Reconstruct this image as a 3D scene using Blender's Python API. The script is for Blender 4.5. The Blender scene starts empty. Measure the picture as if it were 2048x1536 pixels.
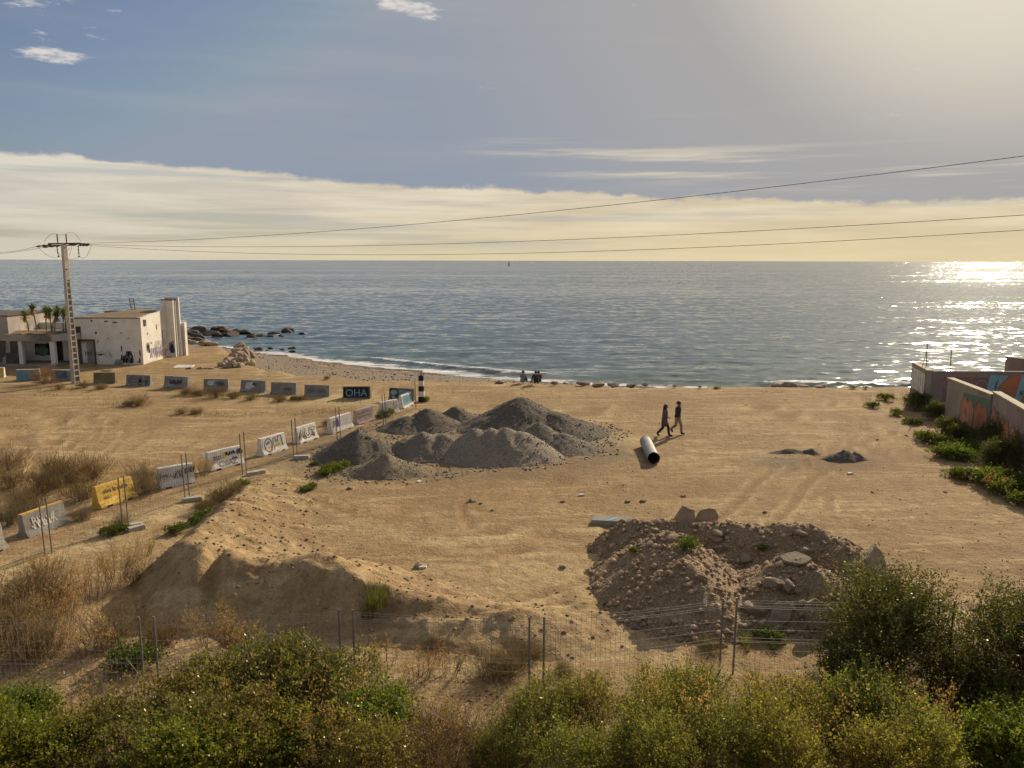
import bpy, bmesh, math, random
import numpy as np
from mathutils import Matrix, Vector

random.seed(7)
RNG = np.random.default_rng(11)
D = bpy.data
scene = bpy.context.scene
COL = scene.collection
R = math.radians

# ------------------------------------------------------------------ camera
CAM_H = 9.0
PITCH = 9.11
FPX = 1540.0
cam_data = D.cameras.new('camera')
cam_data.sensor_width = 36.0
cam_data.lens = 36.0 * FPX / 2048.0
cam_data.clip_start = 0.1
cam_data.clip_end = 60000.0
cam = D.objects.new('camera', cam_data)
COL.objects.link(cam)
CAM_M = Matrix.Translation((0, 0, CAM_H)) @ Matrix.Rotation(R(90 - PITCH), 4, 'X') @ Matrix.Rotation(R(0.13), 4, 'Z')
cam.matrix_world = CAM_M
scene.camera = cam

# ------------------------------------------------------------------ sky
SUN_AZ, SUN_EL = 32.0, 26.0
world = D.worlds.new('World')
scene.world = world
world.use_nodes = True
SUN_DIR = Vector((math.sin(R(SUN_AZ)) * math.cos(R(SUN_EL)), math.cos(R(SUN_AZ)) * math.cos(R(SUN_EL)), math.sin(R(SUN_EL))))


class G:
    """Small node-graph writer."""
    def __init__(self, nt):
        self.nt = nt
        nt.nodes.clear()

    def n(self, typ, ins=None, **props):
        nd = self.nt.nodes.new(typ)
        for k, v in props.items():
            setattr(nd, k, v)
        for k, v in (ins or {}).items():
            self.set(nd, k, v)
        return nd

    def set(self, nd, k, v):
        s = nd.inputs[k]
        if hasattr(v, 'bl_idname') and hasattr(v, 'outputs'):
            v = v.outputs[0]
        if isinstance(v, bpy.types.NodeSocket):
            self.nt.links.new(v, s)
        else:
            if isinstance(v, (tuple, list)) and s.type == 'RGBA' and len(v) == 3:
                v = (*v, 1.0)
            s.default_value = v

    def m(self, op, a, b=0.0, c=0.0, clamp=False):
        nd = self.n('ShaderNodeMath', {0: a, 1: b, 2: c}, operation=op)
        nd.use_clamp = clamp
        return nd.outputs[0]

    def vm(self, op, a, b=(0, 0, 0)):
        nd = self.n('ShaderNodeVectorMath', {0: a, 1: b}, operation=op)
        return nd.outputs[1] if op in ('DOT_PRODUCT', 'LENGTH') else nd.outputs[0]

    def smooth(self, x, lo, hi, a=0.0, b=1.0):
        nd = self.n('ShaderNodeMapRange', {0: x, 1: lo, 2: hi, 3: a, 4: b}, interpolation_type='SMOOTHSTEP')
        return nd.outputs[0]

    def lin(self, x, lo, hi, a=0.0, b=1.0):
        nd = self.n('ShaderNodeMapRange', {0: x, 1: lo, 2: hi, 3: a, 4: b})
        return nd.outputs[0]

    def mix(self, f, a, b, blend='MIX'):
        nd = self.n('ShaderNodeMix', data_type='RGBA', blend_type=blend)
        self.set(nd, 0, f)
        self.set(nd, 6, a)
        self.set(nd, 7, b)
        return nd.outputs[2]

    def noise(self, vec, scale=1.0, detail=3.0, rough=0.55, dist=0.0):
        return self.n('ShaderNodeTexNoise', {'Vector': vec, 'Scale': scale, 'Detail': detail, 'Roughness': rough, 'Distortion': dist})

    def map(self, vec, scale=(1, 1, 1), loc=(0, 0, 0), rot=(0, 0, 0)):
        return self.n('ShaderNodeMapping', {'Vector': vec, 'Scale': scale, 'Location': loc, 'Rotation': rot}).outputs[0]


def build_world():
    g = G(world.node_tree)
    sky = g.n('ShaderNodeTexSky')
    sky.sky_type = 'NISHITA'
    sky.sun_disc = False
    sky.sun_elevation = R(SUN_EL)
    sky.sun_rotation = R(SUN_AZ)
    sky.altitude = 10
    sky.air_density = 1.0
    sky.dust_density = 1.6
    sky.ozone_density = 1.4
    tc = g.n('ShaderNodeTexCoord')
    vec = g.vm('NORMALIZE', tc.outputs['Generated'])
    sep = g.n('ShaderNodeSeparateXYZ', {0: vec})
    x, y, z = sep.outputs
    sund = g.vm('DOT_PRODUCT', vec, tuple(SUN_DIR))
    # real sky, a little less saturated than clean air
    col = sky.outputs[0]
    lum = g.n('ShaderNodeHueSaturation', {'Saturation': SKY_SAT, 'Value': 1.0, 'Color': col}).outputs[0]
    col = g.mix(1.0, lum, SKY_TINT, 'MULTIPLY')
    col = g.mix(1.0, col, SKY_CAP, 'DARKEN')
    # thin high veil, thicker towards the sun
    veil = g.m('MULTIPLY', g.smooth(sund, 0.75, 0.98), 0.92)
    col = g.mix(veil, col, g.mix(g.smooth(sund, 0.93, 0.998), VEIL_A, VEIL_B))
    # cloud bank lying on the horizon
    warpn = g.noise(g.map(vec, (5.0, 5.0, 16.0)), 1.0, 3.0, 0.55)
    billow = g.noise(g.map(vec, (26.0, 26.0, 52.0)), 1.0, 4.0, 0.6)
    zt = g.m('ADD', g.m('MULTIPLY', x, -0.046), 0.089)
    zz = g.m('ADD', z, g.m('MULTIPLY', g.m('SUBTRACT', warpn.outputs[0], 0.5), 0.026))
    zz = g.m('ADD', zz, g.m('MULTIPLY', g.m('SUBTRACT', billow.outputs[0], 0.5), 0.021))
    edge = g.m('SUBTRACT', zt, zz)
    bank = g.smooth(edge, -0.001, 0.006)
    streak = g.noise(g.map(vec, (2.6, 2.6, 62.0), (0.3, 0.1, 1.7), (0, R(1.5), 0)), 1.0, 4.0, 0.55)
    body = g.smooth(streak.outputs[0], 0.34, 0.50, 0.62, 1.0)
    low = g.smooth(z, 0.055, 0.0)
    body = g.m('MAXIMUM', body, low)
    bank = g.m('MULTIPLY', bank, body)
    shade = g.noise(g.map(vec, (4.0, 4.0, 45.0), (4, 2, 0)), 1.0, 4.0, 0.6)
    cl_a = g.mix(g.smooth(shade.outputs[0], 0.35, 0.65), CLOUD_DARK, CLOUD_LIT)
    warm = g.smooth(sund, 0.25, 0.95)
    cl = g.mix(g.m('MULTIPLY', warm, 0.9), cl_a, g.mix(g.smooth(shade.outputs[0], 0.3, 0.7), CLOUD_WARM_D, CLOUD_WARM))
    cl = g.mix(g.m('MULTIPLY', g.smooth(z, 0.09, 0.0), 0.7), cl, g.mix(warm, HORIZ_A, HORIZ_B))
    col = g.mix(g.m('MULTIPLY', bank, 0.93), col, cl)
    # streaky cirrus above the bank on the sun's side
    cz = g.m('SUBTRACT', z, g.m('ADD', 0.128, g.m('MULTIPLY', x, -0.055)))
    band = g.m('MULTIPLY', g.smooth(cz, -0.034, -0.005), g.smooth(cz, 0.035, 0.0))
    cir = g.noise(g.map(vec, (3.0, 3.0, 70.0), (1.1, 0, 0.4), (0, R(4), 0)), 1.0, 4.0, 0.62)
    cmask = g.m('MULTIPLY', band, g.smooth(cir.outputs[0], 0.47, 0.72))
    cmask = g.m('MULTIPLY', cmask, g.smooth(x, -0.10, 0.12))
    col = g.mix(g.m('MULTIPLY', cmask, 0.75), col, g.mix(warm, CLOUD_LIT, CLOUD_WARM))
    # faint veil streaks higher up
    cir2 = g.noise(g.map(vec, (1.6, 1.6, 22.0), (2.2, 5, 0.4), (0, R(-8), 0)), 1.0, 3.0, 0.6)
    col = g.mix(g.m('MULTIPLY', g.smooth(cir2.outputs[0], 0.5, 0.75), 0.07), col, g.mix(warm, CLOUD_LIT, CLOUD_WARM))
    # small torn puffs, plus overhead cloud added as fill light
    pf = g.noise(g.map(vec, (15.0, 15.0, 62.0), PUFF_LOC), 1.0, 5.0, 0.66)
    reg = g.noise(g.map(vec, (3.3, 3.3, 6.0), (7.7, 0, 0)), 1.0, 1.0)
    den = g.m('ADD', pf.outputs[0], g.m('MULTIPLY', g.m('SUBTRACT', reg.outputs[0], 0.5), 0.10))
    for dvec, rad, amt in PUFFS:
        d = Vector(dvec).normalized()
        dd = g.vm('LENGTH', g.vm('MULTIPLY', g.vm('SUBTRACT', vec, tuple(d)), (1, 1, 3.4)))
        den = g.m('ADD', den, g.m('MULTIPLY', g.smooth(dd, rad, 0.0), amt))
    den = g.m('ADD', den, g.smooth(z, 0.24, 0.62, 0.0, 0.24))  # extra cloud overhead, mostly out of view, added to lift the ambient light
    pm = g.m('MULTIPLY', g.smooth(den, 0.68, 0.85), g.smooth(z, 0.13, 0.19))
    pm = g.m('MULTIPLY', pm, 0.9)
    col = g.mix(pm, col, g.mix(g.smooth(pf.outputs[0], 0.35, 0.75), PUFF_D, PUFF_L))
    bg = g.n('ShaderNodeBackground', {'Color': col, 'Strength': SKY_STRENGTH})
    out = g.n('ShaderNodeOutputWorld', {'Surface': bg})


def sc3(c, k):
    return tuple(v * k for v in c)


def srgb(r, gg, b):
    f = lambda c: (c / 255 / 12.92) if c / 255 <= 0.04045 else ((c / 255 + 0.055) / 1.055) ** 2.4
    return (f(r), f(gg), f(b))


def dir_px(u, v):
    d = CAM_M.to_3x3() @ Vector(((u - 1024) / FPX, (768 - v) / FPX, -1.0))
    return d.normalized()


SKY_STRENGTH = 0.062
EXPO = 0.7
K = 1.0 / SKY_STRENGTH / (2 ** EXPO)
SKY_SAT = 0.95
SKY_TINT = (0.66, 0.67, 0.74)
SKY_CAP = sc3(srgb(147, 156, 170), K)
VEIL_A = sc3(srgb(174, 170, 166), K)
VEIL_B = sc3(srgb(238, 228, 205), K)
CLOUD_LIT = sc3(srgb(222, 215, 202), K)
CLOUD_DARK = sc3(srgb(200, 196, 188), K)
CLOUD_WARM = sc3(srgb(238, 224, 194), K)
CLOUD_WARM_D = sc3(srgb(208, 192, 160), K)
HORIZ_A = sc3(srgb(215, 207, 188), K)
HORIZ_B = sc3(srgb(234, 212, 162), K)
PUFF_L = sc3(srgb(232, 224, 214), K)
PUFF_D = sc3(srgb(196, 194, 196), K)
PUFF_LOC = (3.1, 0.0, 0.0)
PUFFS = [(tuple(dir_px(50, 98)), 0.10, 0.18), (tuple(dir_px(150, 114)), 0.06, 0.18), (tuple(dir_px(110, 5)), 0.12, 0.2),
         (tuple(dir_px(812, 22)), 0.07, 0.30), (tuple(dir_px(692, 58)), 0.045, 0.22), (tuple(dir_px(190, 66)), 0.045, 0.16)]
world.cycles.sampling_method = 'MANUAL'
world.cycles.sample_map_resolution = 512
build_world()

# ------------------------------------------------------------------ sun
sun_data = D.lights.new('sun', 'SUN')
sun_data.energy = 3.2
sun_data.angle = R(0.53)
sun_data.color = (1.0, 0.86, 0.66)
sun = D.objects.new('sun', sun_data)
COL.objects.link(sun)
sun.rotation_euler = (-SUN_DIR).to_track_quat('-Z', 'Y').to_euler()
sun.location = SUN_DIR * 200

vs = scene.view_settings
vs.view_transform = 'Standard'
vs.look = 'None'
vs.exposure = EXPO
vs.gamma = 1.0
vs.use_curve_mapping = False
scene.render.engine = 'CYCLES'
scene.cycles.use_denoising = True
scene.cycles.use_adaptive_sampling = True
scene.cycles.adaptive_threshold = 0.03
scene.cycles.max_bounces = 5
scene.cycles.diffuse_bounces = 3
scene.cycles.glossy_bounces = 2
scene.cycles.transmission_bounces = 3
scene.cycles.transparent_max_bounces = 4
scene.cycles.sample_clamp_indirect = 4.0
scene.cycles.sample_clamp_direct = 0.0
scene.cycles.caustics_reflective = False
scene.cycles.caustics_refractive = False


# ------------------------------------------------------------------ placing
def ray(u, v):
    return CAM_M.to_3x3() @ Vector(((u - 1024) / FPX, (768 - v) / FPX, -1.0))


def at(u, v, z=0.0):
    """Point of the level plane z seen at photograph pixel (u, v)."""
    d = ray(u, v)
    t = (z - CAM_H) / d.z
    return Vector((d.x * t, d.y * t, z))


def atY(u, v, Y):
    d = ray(u, v)
    t = Y / d.y
    return Vector((d.x * t, Y, CAM_H + d.z * t))


CAM_I = CAM_M.inverted()


def to_px(p):
    q = CAM_I @ Vector(p)
    return (1024 + FPX * q.x / -q.z, 768 - FPX * q.y / -q.z)


# ------------------------------------------------------------------ noise
def _h(ix, iy, s):
    n = (ix.astype(np.int64) * 374761393 + iy.astype(np.int64) * 668265263 + s * 974634777) & 0x7fffffff
    n = ((n ^ (n >> 13)) * 1274126177) & 0x7fffffff
    n = n ^ (n >> 16)
    return (n & 0xffff) / 65535.0


def vn(x, y, s=0):
    x = np.asarray(x, float); y = np.asarray(y, float)
    ix = np.floor(x); iy = np.floor(y)
    fx = x - ix; fy = y - iy
    fx = fx * fx * fx * (fx * (fx * 6 - 15) + 10); fy = fy * fy * fy * (fy * (fy * 6 - 15) + 10)
    a = _h(ix, iy, s); b = _h(ix + 1, iy, s); c = _h(ix, iy + 1, s); d = _h(ix + 1, iy + 1, s)
    return (a * (1 - fx) + b * fx) * (1 - fy) + (c * (1 - fx) + d * fx) * fy


def fbm(x, y, o=4, s=0, g=0.5):
    t = 0.0; a = 1.0; n = 0.0
    for i in range(o):
        t = t + a * (vn(x * 2 ** i + 13.7 * i, y * 2 ** i - 7.3 * i, s + i) - 0.5)
        n += a; a *= g
    return t / n * 2.0


def sst(x, a, b):
    t = np.clip((x - a) / (b - a), 0, 1)
    return t * t * (3 - 2 * t)


# ------------------------------------------------------------------ objects
def link(name, data, parent=None, loc=None, rot=None, sc=None):
    o = D.objects.new(name, data)
    COL.objects.link(o)
    if parent is not None:
        o.parent = parent
    if loc is not None:
        o.location = loc
    if rot is not None:
        o.rotation_euler = rot
    if sc is not None:
        o.scale = (sc, sc, sc) if isinstance(sc, (int, float)) else sc
    return o


def tag(o, label=None, cat=None, group=None, kind=None):
    if label: o['label'] = label
    if cat: o['category'] = cat
    if group: o['group'] = group
    if kind: o['kind'] = kind
    return o


def empty(name, loc=(0, 0, 0), rz=0.0):
    o = link(name, None, None, loc, (0, 0, rz))
    o.empty_display_size = 0.2
    return o


def np_mesh(name, V, F, mat=None, smooth=True):
    V = np.asarray(V, np.float32); F = np.asarray(F, np.int32)
    me = D.meshes.new(name)
    k = F.shape[1]
    me.vertices.add(len(V)); me.vertices.foreach_set('co', V.ravel())
    me.loops.add(F.size); me.loops.foreach_set('vertex_index', F.ravel())
    me.polygons.add(len(F)); me.polygons.foreach_set('loop_start', np.arange(0, F.size, k, dtype=np.int32))
    me.update(calc_edges=True)
    me.validate()
    if smooth:
        me.polygons.foreach_set('use_smooth', np.ones(len(me.polygons), bool))
    if mat is not None:
        me.materials.append(mat)
    return me


def attr(me, name, arr):
    a = me.attributes.new(name, 'FLOAT_COLOR', 'POINT')
    a.data.foreach_set('color', np.asarray(arr, np.float32).ravel())


def grid_mesh(name, X, Y, Z, mat, smooth=True, keep=None):
    r, c = X.shape
    idx = np.arange(r * c).reshape(r, c)
    F = np.stack([idx[:-1, :-1], idx[:-1, 1:], idx[1:, 1:], idx[1:, :-1]], -1).reshape(-1, 4)
    V = np.stack([X, Y, Z], -1).reshape(-1, 3)
    if keep is not None:
        kf = keep.ravel()[F].any(1)
        F = F[kf]
        used = np.zeros(len(V), bool); used[F.ravel()] = True
        remap = np.cumsum(used) - 1
        V = V[used]; F = remap[F]
    return np_mesh(name, V, F, mat, smooth)


class MB:
    """Collects boxes, tubes and lofts into one mesh."""
    def __init__(self):
        self.v = []; self.f = []

    def add(self, vs, fs):
        o = len(self.v)
        self.v += [tuple(p) for p in vs]
        self.f += [tuple(i + o for i in f) for f in fs]
        return self

    def hexa(self, p):
        return self.add(p, [(0, 3, 2, 1), (4, 5, 6, 7), (0, 1, 5, 4), (1, 2, 6, 5), (2, 3, 7, 6), (3, 0, 4, 7)])

    def box(self, x0, x1, y0, y1, z0, z1):
        return self.hexa([(x0, y0, z0), (x1, y0, z0), (x1, y1, z0), (x0, y1, z0), (x0, y0, z1), (x1, y0, z1), (x1, y1, z1), (x0, y1, z1)])

    def loft(self, rings, caps=True):
        n = len(rings[0]); vs = [p for r in rings for p in r]; fs = []
        for i in range(len(rings) - 1):
            for j in range(n):
                k = (j + 1) % n
                fs.append((i * n + j, i * n + k, (i + 1) * n + k, (i + 1) * n + j))
        if caps:
            fs.append(tuple(range(n))[::-1]); fs.append(tuple((len(rings) - 1) * n + j for j in range(n)))
        return self.add(vs, fs)

    def tube(self, pts, rad, n=6, caps=True):
        pts = [Vector(p) for p in pts]
        if isinstance(rad, (int, float)):
            rad = [rad] * len(pts)
        rings = []; prev = None
        for i, p in enumerate(pts):
            t = (pts[min(i + 1, len(pts) - 1)] - pts[max(i - 1, 0)]).normalized()
            if prev is None:
                a = t.orthogonal().normalized()
            else:
                a = (prev - t * prev.dot(t))
                a = a.normalized() if a.length > 1e-5 else t.orthogonal().normalized()
            prev = a
            b = t.cross(a)
            rings.append([p + (a * math.cos(k * 2 * math.pi / n) + b * math.sin(k * 2 * math.pi / n)) * rad[i] for k in range(n)])
        return self.loft(rings, caps)

    def ell(self, rows, n=10):
        """rows of (x, y, z, rx, ry): stacked elliptical rings"""
        rings = [[(x + rx * math.cos(k * 2 * math.pi / n), y + ry * math.sin(k * 2 * math.pi / n), z) for k in range(n)] for x, y, z, rx, ry in rows]
        return self.loft(rings)

    def mesh(self, name, mat, smooth=False, bevel=0.0):
        me = D.meshes.new(name)
        me.from_pydata(self.v, [], self.f)
        me.update()
        bm = bmesh.new(); bm.from_mesh(me)
        bmesh.ops.recalc_face_normals(bm, faces=bm.faces)
        if bevel > 0:
            bmesh.ops.bevel(bm, geom=list(bm.edges), offset=bevel, segments=1, affect='EDGES')
        bm.to_mesh(me); bm.free()
        if smooth:
            me.polygons.foreach_set('use_smooth', np.ones(len(me.polygons), bool))
        if mat is not None:
            me.materials.append(mat)
        return me

    def build(self, name, mat, parent=None, smooth=False, bevel=0.0, **kw):
        return link(name, self.mesh(name, mat, smooth, bevel), parent, **kw)


# ------------------------------------------------------------------ materials
MATS = {}


def pmat(name, a, b=None, scale=3.0, rough=0.85, bump=0.0, bscale=30.0, detail=5.0, c=None, cth=(0.6, 0.68), cscale=1.3, spec=0.3, metal=0.0, isl=0.0, mapping=(1, 1, 1), lo=0.35, hi=0.65):
    """Two-tone mottled surface; optional third tone c in ragged patches."""
    m = D.materials.new(name)
    m.use_nodes = True
    g = G(m.node_tree)
    tc = g.n('ShaderNodeTexCoord')
    vec = g.map(tc.outputs['Object'], mapping)
    col = (*a, 1.0)
    nz = g.noise(vec, scale, detail, 0.6)
    if b is not None:
        col = g.mix(g.smooth(nz.outputs[0], lo, hi), a, b)
    if c is not None:
        n2 = g.noise(vec, cscale, 8.0, 0.65, 0.3)
        col = g.mix(g.smooth(n2.outputs[0], *cth), col, c)
    if isl > 0:
        geo = g.n('ShaderNodeNewGeometry')
        f = g.lin(geo.outputs['Random Per Island'], 0, 1, 1 - isl, 1 + isl)
        col = g.mix(1.0, col, g.n('ShaderNodeCombineColor', {0: f, 1: f, 2: f}).outputs[0], 'MULTIPLY')
    p = g.n('ShaderNodeBsdfPrincipled', {'Base Color': col, 'Roughness': rough, 'Specular IOR Level': spec, 'Metallic': metal})
    if bump > 0:
        n3 = g.noise(vec, bscale, 6.0, 0.65)
        bn = g.n('ShaderNodeBump', {'Strength': bump, 'Distance': 0.05, 'Height': n3.outputs[0]})
        g.set(p, 'Normal', bn.outputs[0])
    g.n('ShaderNodeOutputMaterial', {'Surface': p})
    MATS[name] = m
    return m


def leafmat(name, a, b, trans=0.45, gloss=0.35, c=None, cshare=0.0):
    """Leaf: diffuse + light passing through + waxy sheen, each leaf its own tone."""
    m = D.materials.new(name)
    m.use_nodes = True
    g = G(m.node_tree)
    geo = g.n('ShaderNodeNewGeometry')
    rnd = geo.outputs['Random Per Island']
    oi = g.n('ShaderNodeObjectInfo')
    cl = g.noise(g.n('ShaderNodeTexCoord').outputs['Object'], 2.6, 2.0, 0.6)
    col = g.mix(g.m('ADD', g.m('MULTIPLY', rnd, 0.55), g.smooth(cl.outputs[0], 0.35, 0.65, 0.0, 0.45)), a, b)
    tone = g.lin(oi.outputs['Random'], 0, 1, 0.82, 1.20)
    warm_ = g.lin(g.m('FRACT', g.m('MULTIPLY', oi.outputs['Random'], 7.3)), 0, 1, 0.88, 1.18)
    col = g.mix(1.0, col, g.n('ShaderNodeCombineColor', {0: g.m('MULTIPLY', tone, warm_), 1: tone, 2: tone}).outputs[0], 'MULTIPLY')
    if c is not None:
        r2 = g.m('FRACT', g.m('MULTIPLY', rnd, 37.7))
        col = g.mix(g.m('LESS_THAN', r2, cshare), col, c)
    dif = g.n('ShaderNodeBsdfDiffuse', {'Color': col})
    tcol = g.mix(1.0, col, (1.90, 1.80, 0.75), 'MULTIPLY')
    tr = g.n('ShaderNodeBsdfTranslucent', {'Color': tcol})
    s1 = g.n('ShaderNodeMixShader', {0: trans, 1: dif, 2: tr})
    gl = g.n('ShaderNodeBsdfGlossy', {'Color': (1.0, 0.93, 0.72, 1), 'Roughness': 0.55})
    fr = g.n('ShaderNodeFresnel', {'IOR': 1.42})
    s2 = g.n('ShaderNodeMixShader', {0: g.m('MULTIPLY', fr.outputs[0], gloss * 0.4), 1: s1, 2: gl})
    g.n('ShaderNodeOutputMaterial', {'Surface': s2})
    MATS[name] = m
    return m


# ================================================================== SETTING
CREST = np.array([(-120, 92), (-60, 90), (-36, 84.5), (-31.5, 82), (-28, 75), (-25.2, 69.5), (-20.8, 63.5), (-14.7, 59.3), (-8.3, 57.2), (0.6, 56.4), (13.6, 55.7), (28.5, 55.2), (60, 54.5), (140, 54)], float)
SHORE = np.array([(-120, 108), (-60, 107), (-40, 105), (-34, 100), (-27.6, 95.3), (-18.7, 88), (-9.3, 81.6), (-3.8, 78.5), (-1.2, 76.8), (8, 73), (17, 70.5), (30, 68.5), (60, 66), (140, 66)], float)
SEA_Z = -3.0


def ycrest(x):
    return np.interp(x, CREST[:, 0], CREST[:, 1]) + 0.5 * fbm(x * 0.35, x * 0 + 3.3, 3, 5)


def yshore(x):
    return np.interp(x, SHORE[:, 0], SHORE[:, 1]) + 0.5 * fbm(x * 0.12, x * 0 + 9.1, 2, 6)


TRACKS = []   # wheel ruts: (cx, cy, r, a0, a1, depth)
for cx, cy, r, a0, a1, dp in [(3.0, 36.0, 11.5, 200, 330, .035), (3.2, 36.2, 13.3, 195, 335, .03), (-2, 24, 5.2, 250, 430, .03), (-2, 24.2, 6.8, 240, 430, .03),
                              (30, 20, 20.0, 110, 200, .04), (30, 20, 21.8, 110, 200, .04), (34, 14, 27.5, 105, 165, .03), (34, 14, 29.3, 105, 165, .03),
                              (-30, 34, 9.5, 0, 360, .035), (-30, 34, 11.2, 0, 360, .03), (-34, 22, 17, 20, 110, .03), (-34, 22, 18.8, 20, 110, .03),
                              (10, 70, 24, 215, 320, .03), (10, 70, 25.8, 215, 320, .03), (8, 10, 33, 55, 120, .03), (8, 10, 34.8, 55, 120, .03), (2, 27, 3.6, 0, 360, .02)]:
    TRACKS.append((cx, cy, r, a0, a1, dp))


def track_mask(x, y):
    m = np.zeros_like(x)
    wob = 0.5 * fbm(x * 0.22, y * 0.22, 2, 31)
    for cx, cy, r, a0, a1, dp in TRACKS:
        d = np.hypot(x - cx, y - cy) - r + wob
        a = np.degrees(np.arctan2(y - cy, x - cx)) % 360
        w = (a - a0) % 360
        span = (a1 - a0) if (a1 - a0) < 360 else 360.1
        ok = sst(w, 0, 12) * (1 - sst(w, span - 12, span)) * (w < span) if span < 360 else 1.0
        brk = sst(fbm(x * 0.3 + cx, y * 0.3, 2, 44), -0.25, 0.25)
        m += np.exp(-(d / 0.20) ** 2) * ok * dp * brk - 0.5 * dp * np.exp(-((np.abs(d) - 0.28) / 0.12) ** 2) * ok * brk
    return m


def ground_h(x, y, fine=True):
    x = np.asarray(x, float); y = np.asarray(y, float)
    yc = ycrest(x); ys = yshore(x)
    d = y - yc
    base = 0.10 * fbm(x * 0.07, y * 0.07, 3, 1) + 0.03 * fbm(x * 0.5, y * 0.5, 3, 2)
    if fine:
        base = base + 0.035 * fbm(x * 1.7, y * 1.7, 3, 3) - 2.8 * track_mask(x, y)
        # heavier churning by the spoil heaps
        ch = np.exp(-(((x - 0.5) / 3.5) ** 2 + ((y - 19.5) / 2.6) ** 2))
        base = base + 0.07 * ch * fbm(x * 1.3 + 0.8 * y, y * 1.1, 3, 21)
    # railway slope towards the viewer
    slope = np.maximum(0, 12.4 - y) * 0.5
    slope = np.where(y < 3, 4.7, slope)
    # path on the left lies a bit lower than the bank, fine
    t = np.clip(d / np.maximum(ys - yc, 2.0), 0, None)
    drop = -(0.35 * sst(d, 0.0, 1.2) + (3.0 - 0.35) * np.clip(t, 0, 1)) - 0.07 * np.maximum(0, y - ys)
    drop = np.maximum(drop, -7.0)
    berm = 0.12 * np.exp(-((d + 0.7) / 0.6) ** 2)
    z = np.where(d < 0, base * np.clip(-d / 1.5, 0.15, 1), drop + 0.5 * base) + slope + berm
    return z


def GH(x, y):
    return float(ground_h(np.array([x]), np.array([y]))[0])


def on(u, v, dz=0.0):
    """Ground point seen at pixel (u, v)."""
    p = at(u, v, 0.0)
    for _ in range(3):
        p = at(u, v, GH(p.x, p.y))
    p.z += dz
    return p


def ground_material():
    m = D.materials.new('dirt')
    m.use_nodes = True
    g = G(m.node_tree)
    geo = g.n('ShaderNodeNewGeometry')
    pos = geo.outputs['Position']
    at_ = g.n('ShaderNodeAttribute', attribute_name='tint')
    sp = g.n('ShaderNodeSeparateColor', {0: at_.outputs['Color']})
    n1 = g.noise(pos, 0.16, 3.0, 0.6, 0.6)
    n2 = g.noise(pos, 1.1, 4.0, 0.65)
    n3 = g.noise(pos, 14.0, 3.0, 0.7)
    n4 = g.noise(g.map(pos, (0.5, 2.4, 1)), 0.55, 4.0, 0.6, 0.8)
    n5 = g.noise(g.map(pos, (2.2, 0.45, 1), (5, 3, 0), (0, 0, R(-28))), 0.8, 3.0, 0.6, 0.5)
    col = g.mix(g.smooth(n1.outputs[0], 0.36, 0.64), DIRT_A, DIRT_B)
    col = g.mix(g.m('MULTIPLY', g.smooth(n2.outputs[0], 0.40, 0.66), 0.6), col, DIRT_C)
    col = g.mix(g.m('MULTIPLY', g.smooth(n4.outputs[0], 0.48, 0.70), 0.65), col, DIRT_PALE)
    col = g.mix(g.m('MULTIPLY', g.smooth(n5.outputs[0], 0.52, 0.72), 0.5), col, DIRT_RED)
    col = g.mix(g.m('MULTIPLY', sp.outputs[2], g.smooth(n2.outputs[0], 0.25, 0.6)), col, DIRT_PALE)
    col = g.mix(g.m('MULTIPLY', sp.outputs[0], g.smooth(n2.outputs[0], 0.2, 0.55, 0.45, 1.0)), col, GRAVEL_DUST)
    col = g.mix(g.m('MULTIPLY', sp.outputs[1], 0.8), col, DIRT_RED)
    n6 = g.noise(pos, 3.6, 4.0, 0.7, 0.5)
    col = g.mix(g.m('MULTIPLY', g.smooth(n6.outputs[0], 0.47, 0.66), 0.55), col, DIRT_C)
    col = g.mix(g.m('MULTIPLY', g.smooth(n6.outputs[0], 0.42, 0.30), 0.4), col, DIRT_PALE)
    grain = g.lin(n3.outputs[0], 0.3, 0.7, 0.80, 1.2)
    col = g.mix(1.0, col, g.n('ShaderNodeCombineColor', {0: grain, 1: grain, 2: grain}).outputs[0], 'MULTIPLY')
    # pale and dark grit
    vo = g.n('ShaderNodeTexVoronoi', {'Vector': pos, 'Scale': 9.0})
    grit = g.m('LESS_THAN', vo.outputs['Distance'], 0.13)
    sel = g.n('ShaderNodeSeparateColor', {0: vo.outputs['Color']})
    gm = g.m('MULTIPLY', grit, g.m('GREATER_THAN', sel.outputs[0], 0.62))
    col = g.mix(g.m('MULTIPLY', gm, 0.45), col, g.mix(sel.outputs[1], (0.16, 0.12, 0.08), (0.55, 0.45, 0.33)))
    p = g.n('ShaderNodeBsdfPrincipled', {'Base Color': col, 'Roughness': 0.95, 'Specular IOR Level': 0.12})
    hgt = g.m('ADD', g.m('MULTIPLY', n3.outputs[0], 0.35), g.m('ADD', g.m('MULTIPLY', n6.outputs[0], 1.1), g.m('MULTIPLY', gm, 0.25)))
    bn = g.n('ShaderNodeBump', {'Strength': 0.75, 'Distance': 0.09, 'Height': hgt})
    g.set(p, 'Normal', bn.outputs[0])
    g.n('ShaderNodeOutputMaterial', {'Surface': p})
    return m


DIRT_A = (0.326, 0.218, 0.109)
DIRT_B = (0.411, 0.287, 0.144)
DIRT_C = (0.247, 0.160, 0.078)
DIRT_PALE = (0.583, 0.438, 0.226)
DIRT_RED = (0.265, 0.154, 0.073)
GRAVEL_DUST = (0.175, 0.141, 0.092)
M_dirt = ground_material()

# heaps on the site: (u, v) of the foot they grow from is worked out below; grey dust lies around them
HEAP_C = on(960, 905)


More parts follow.
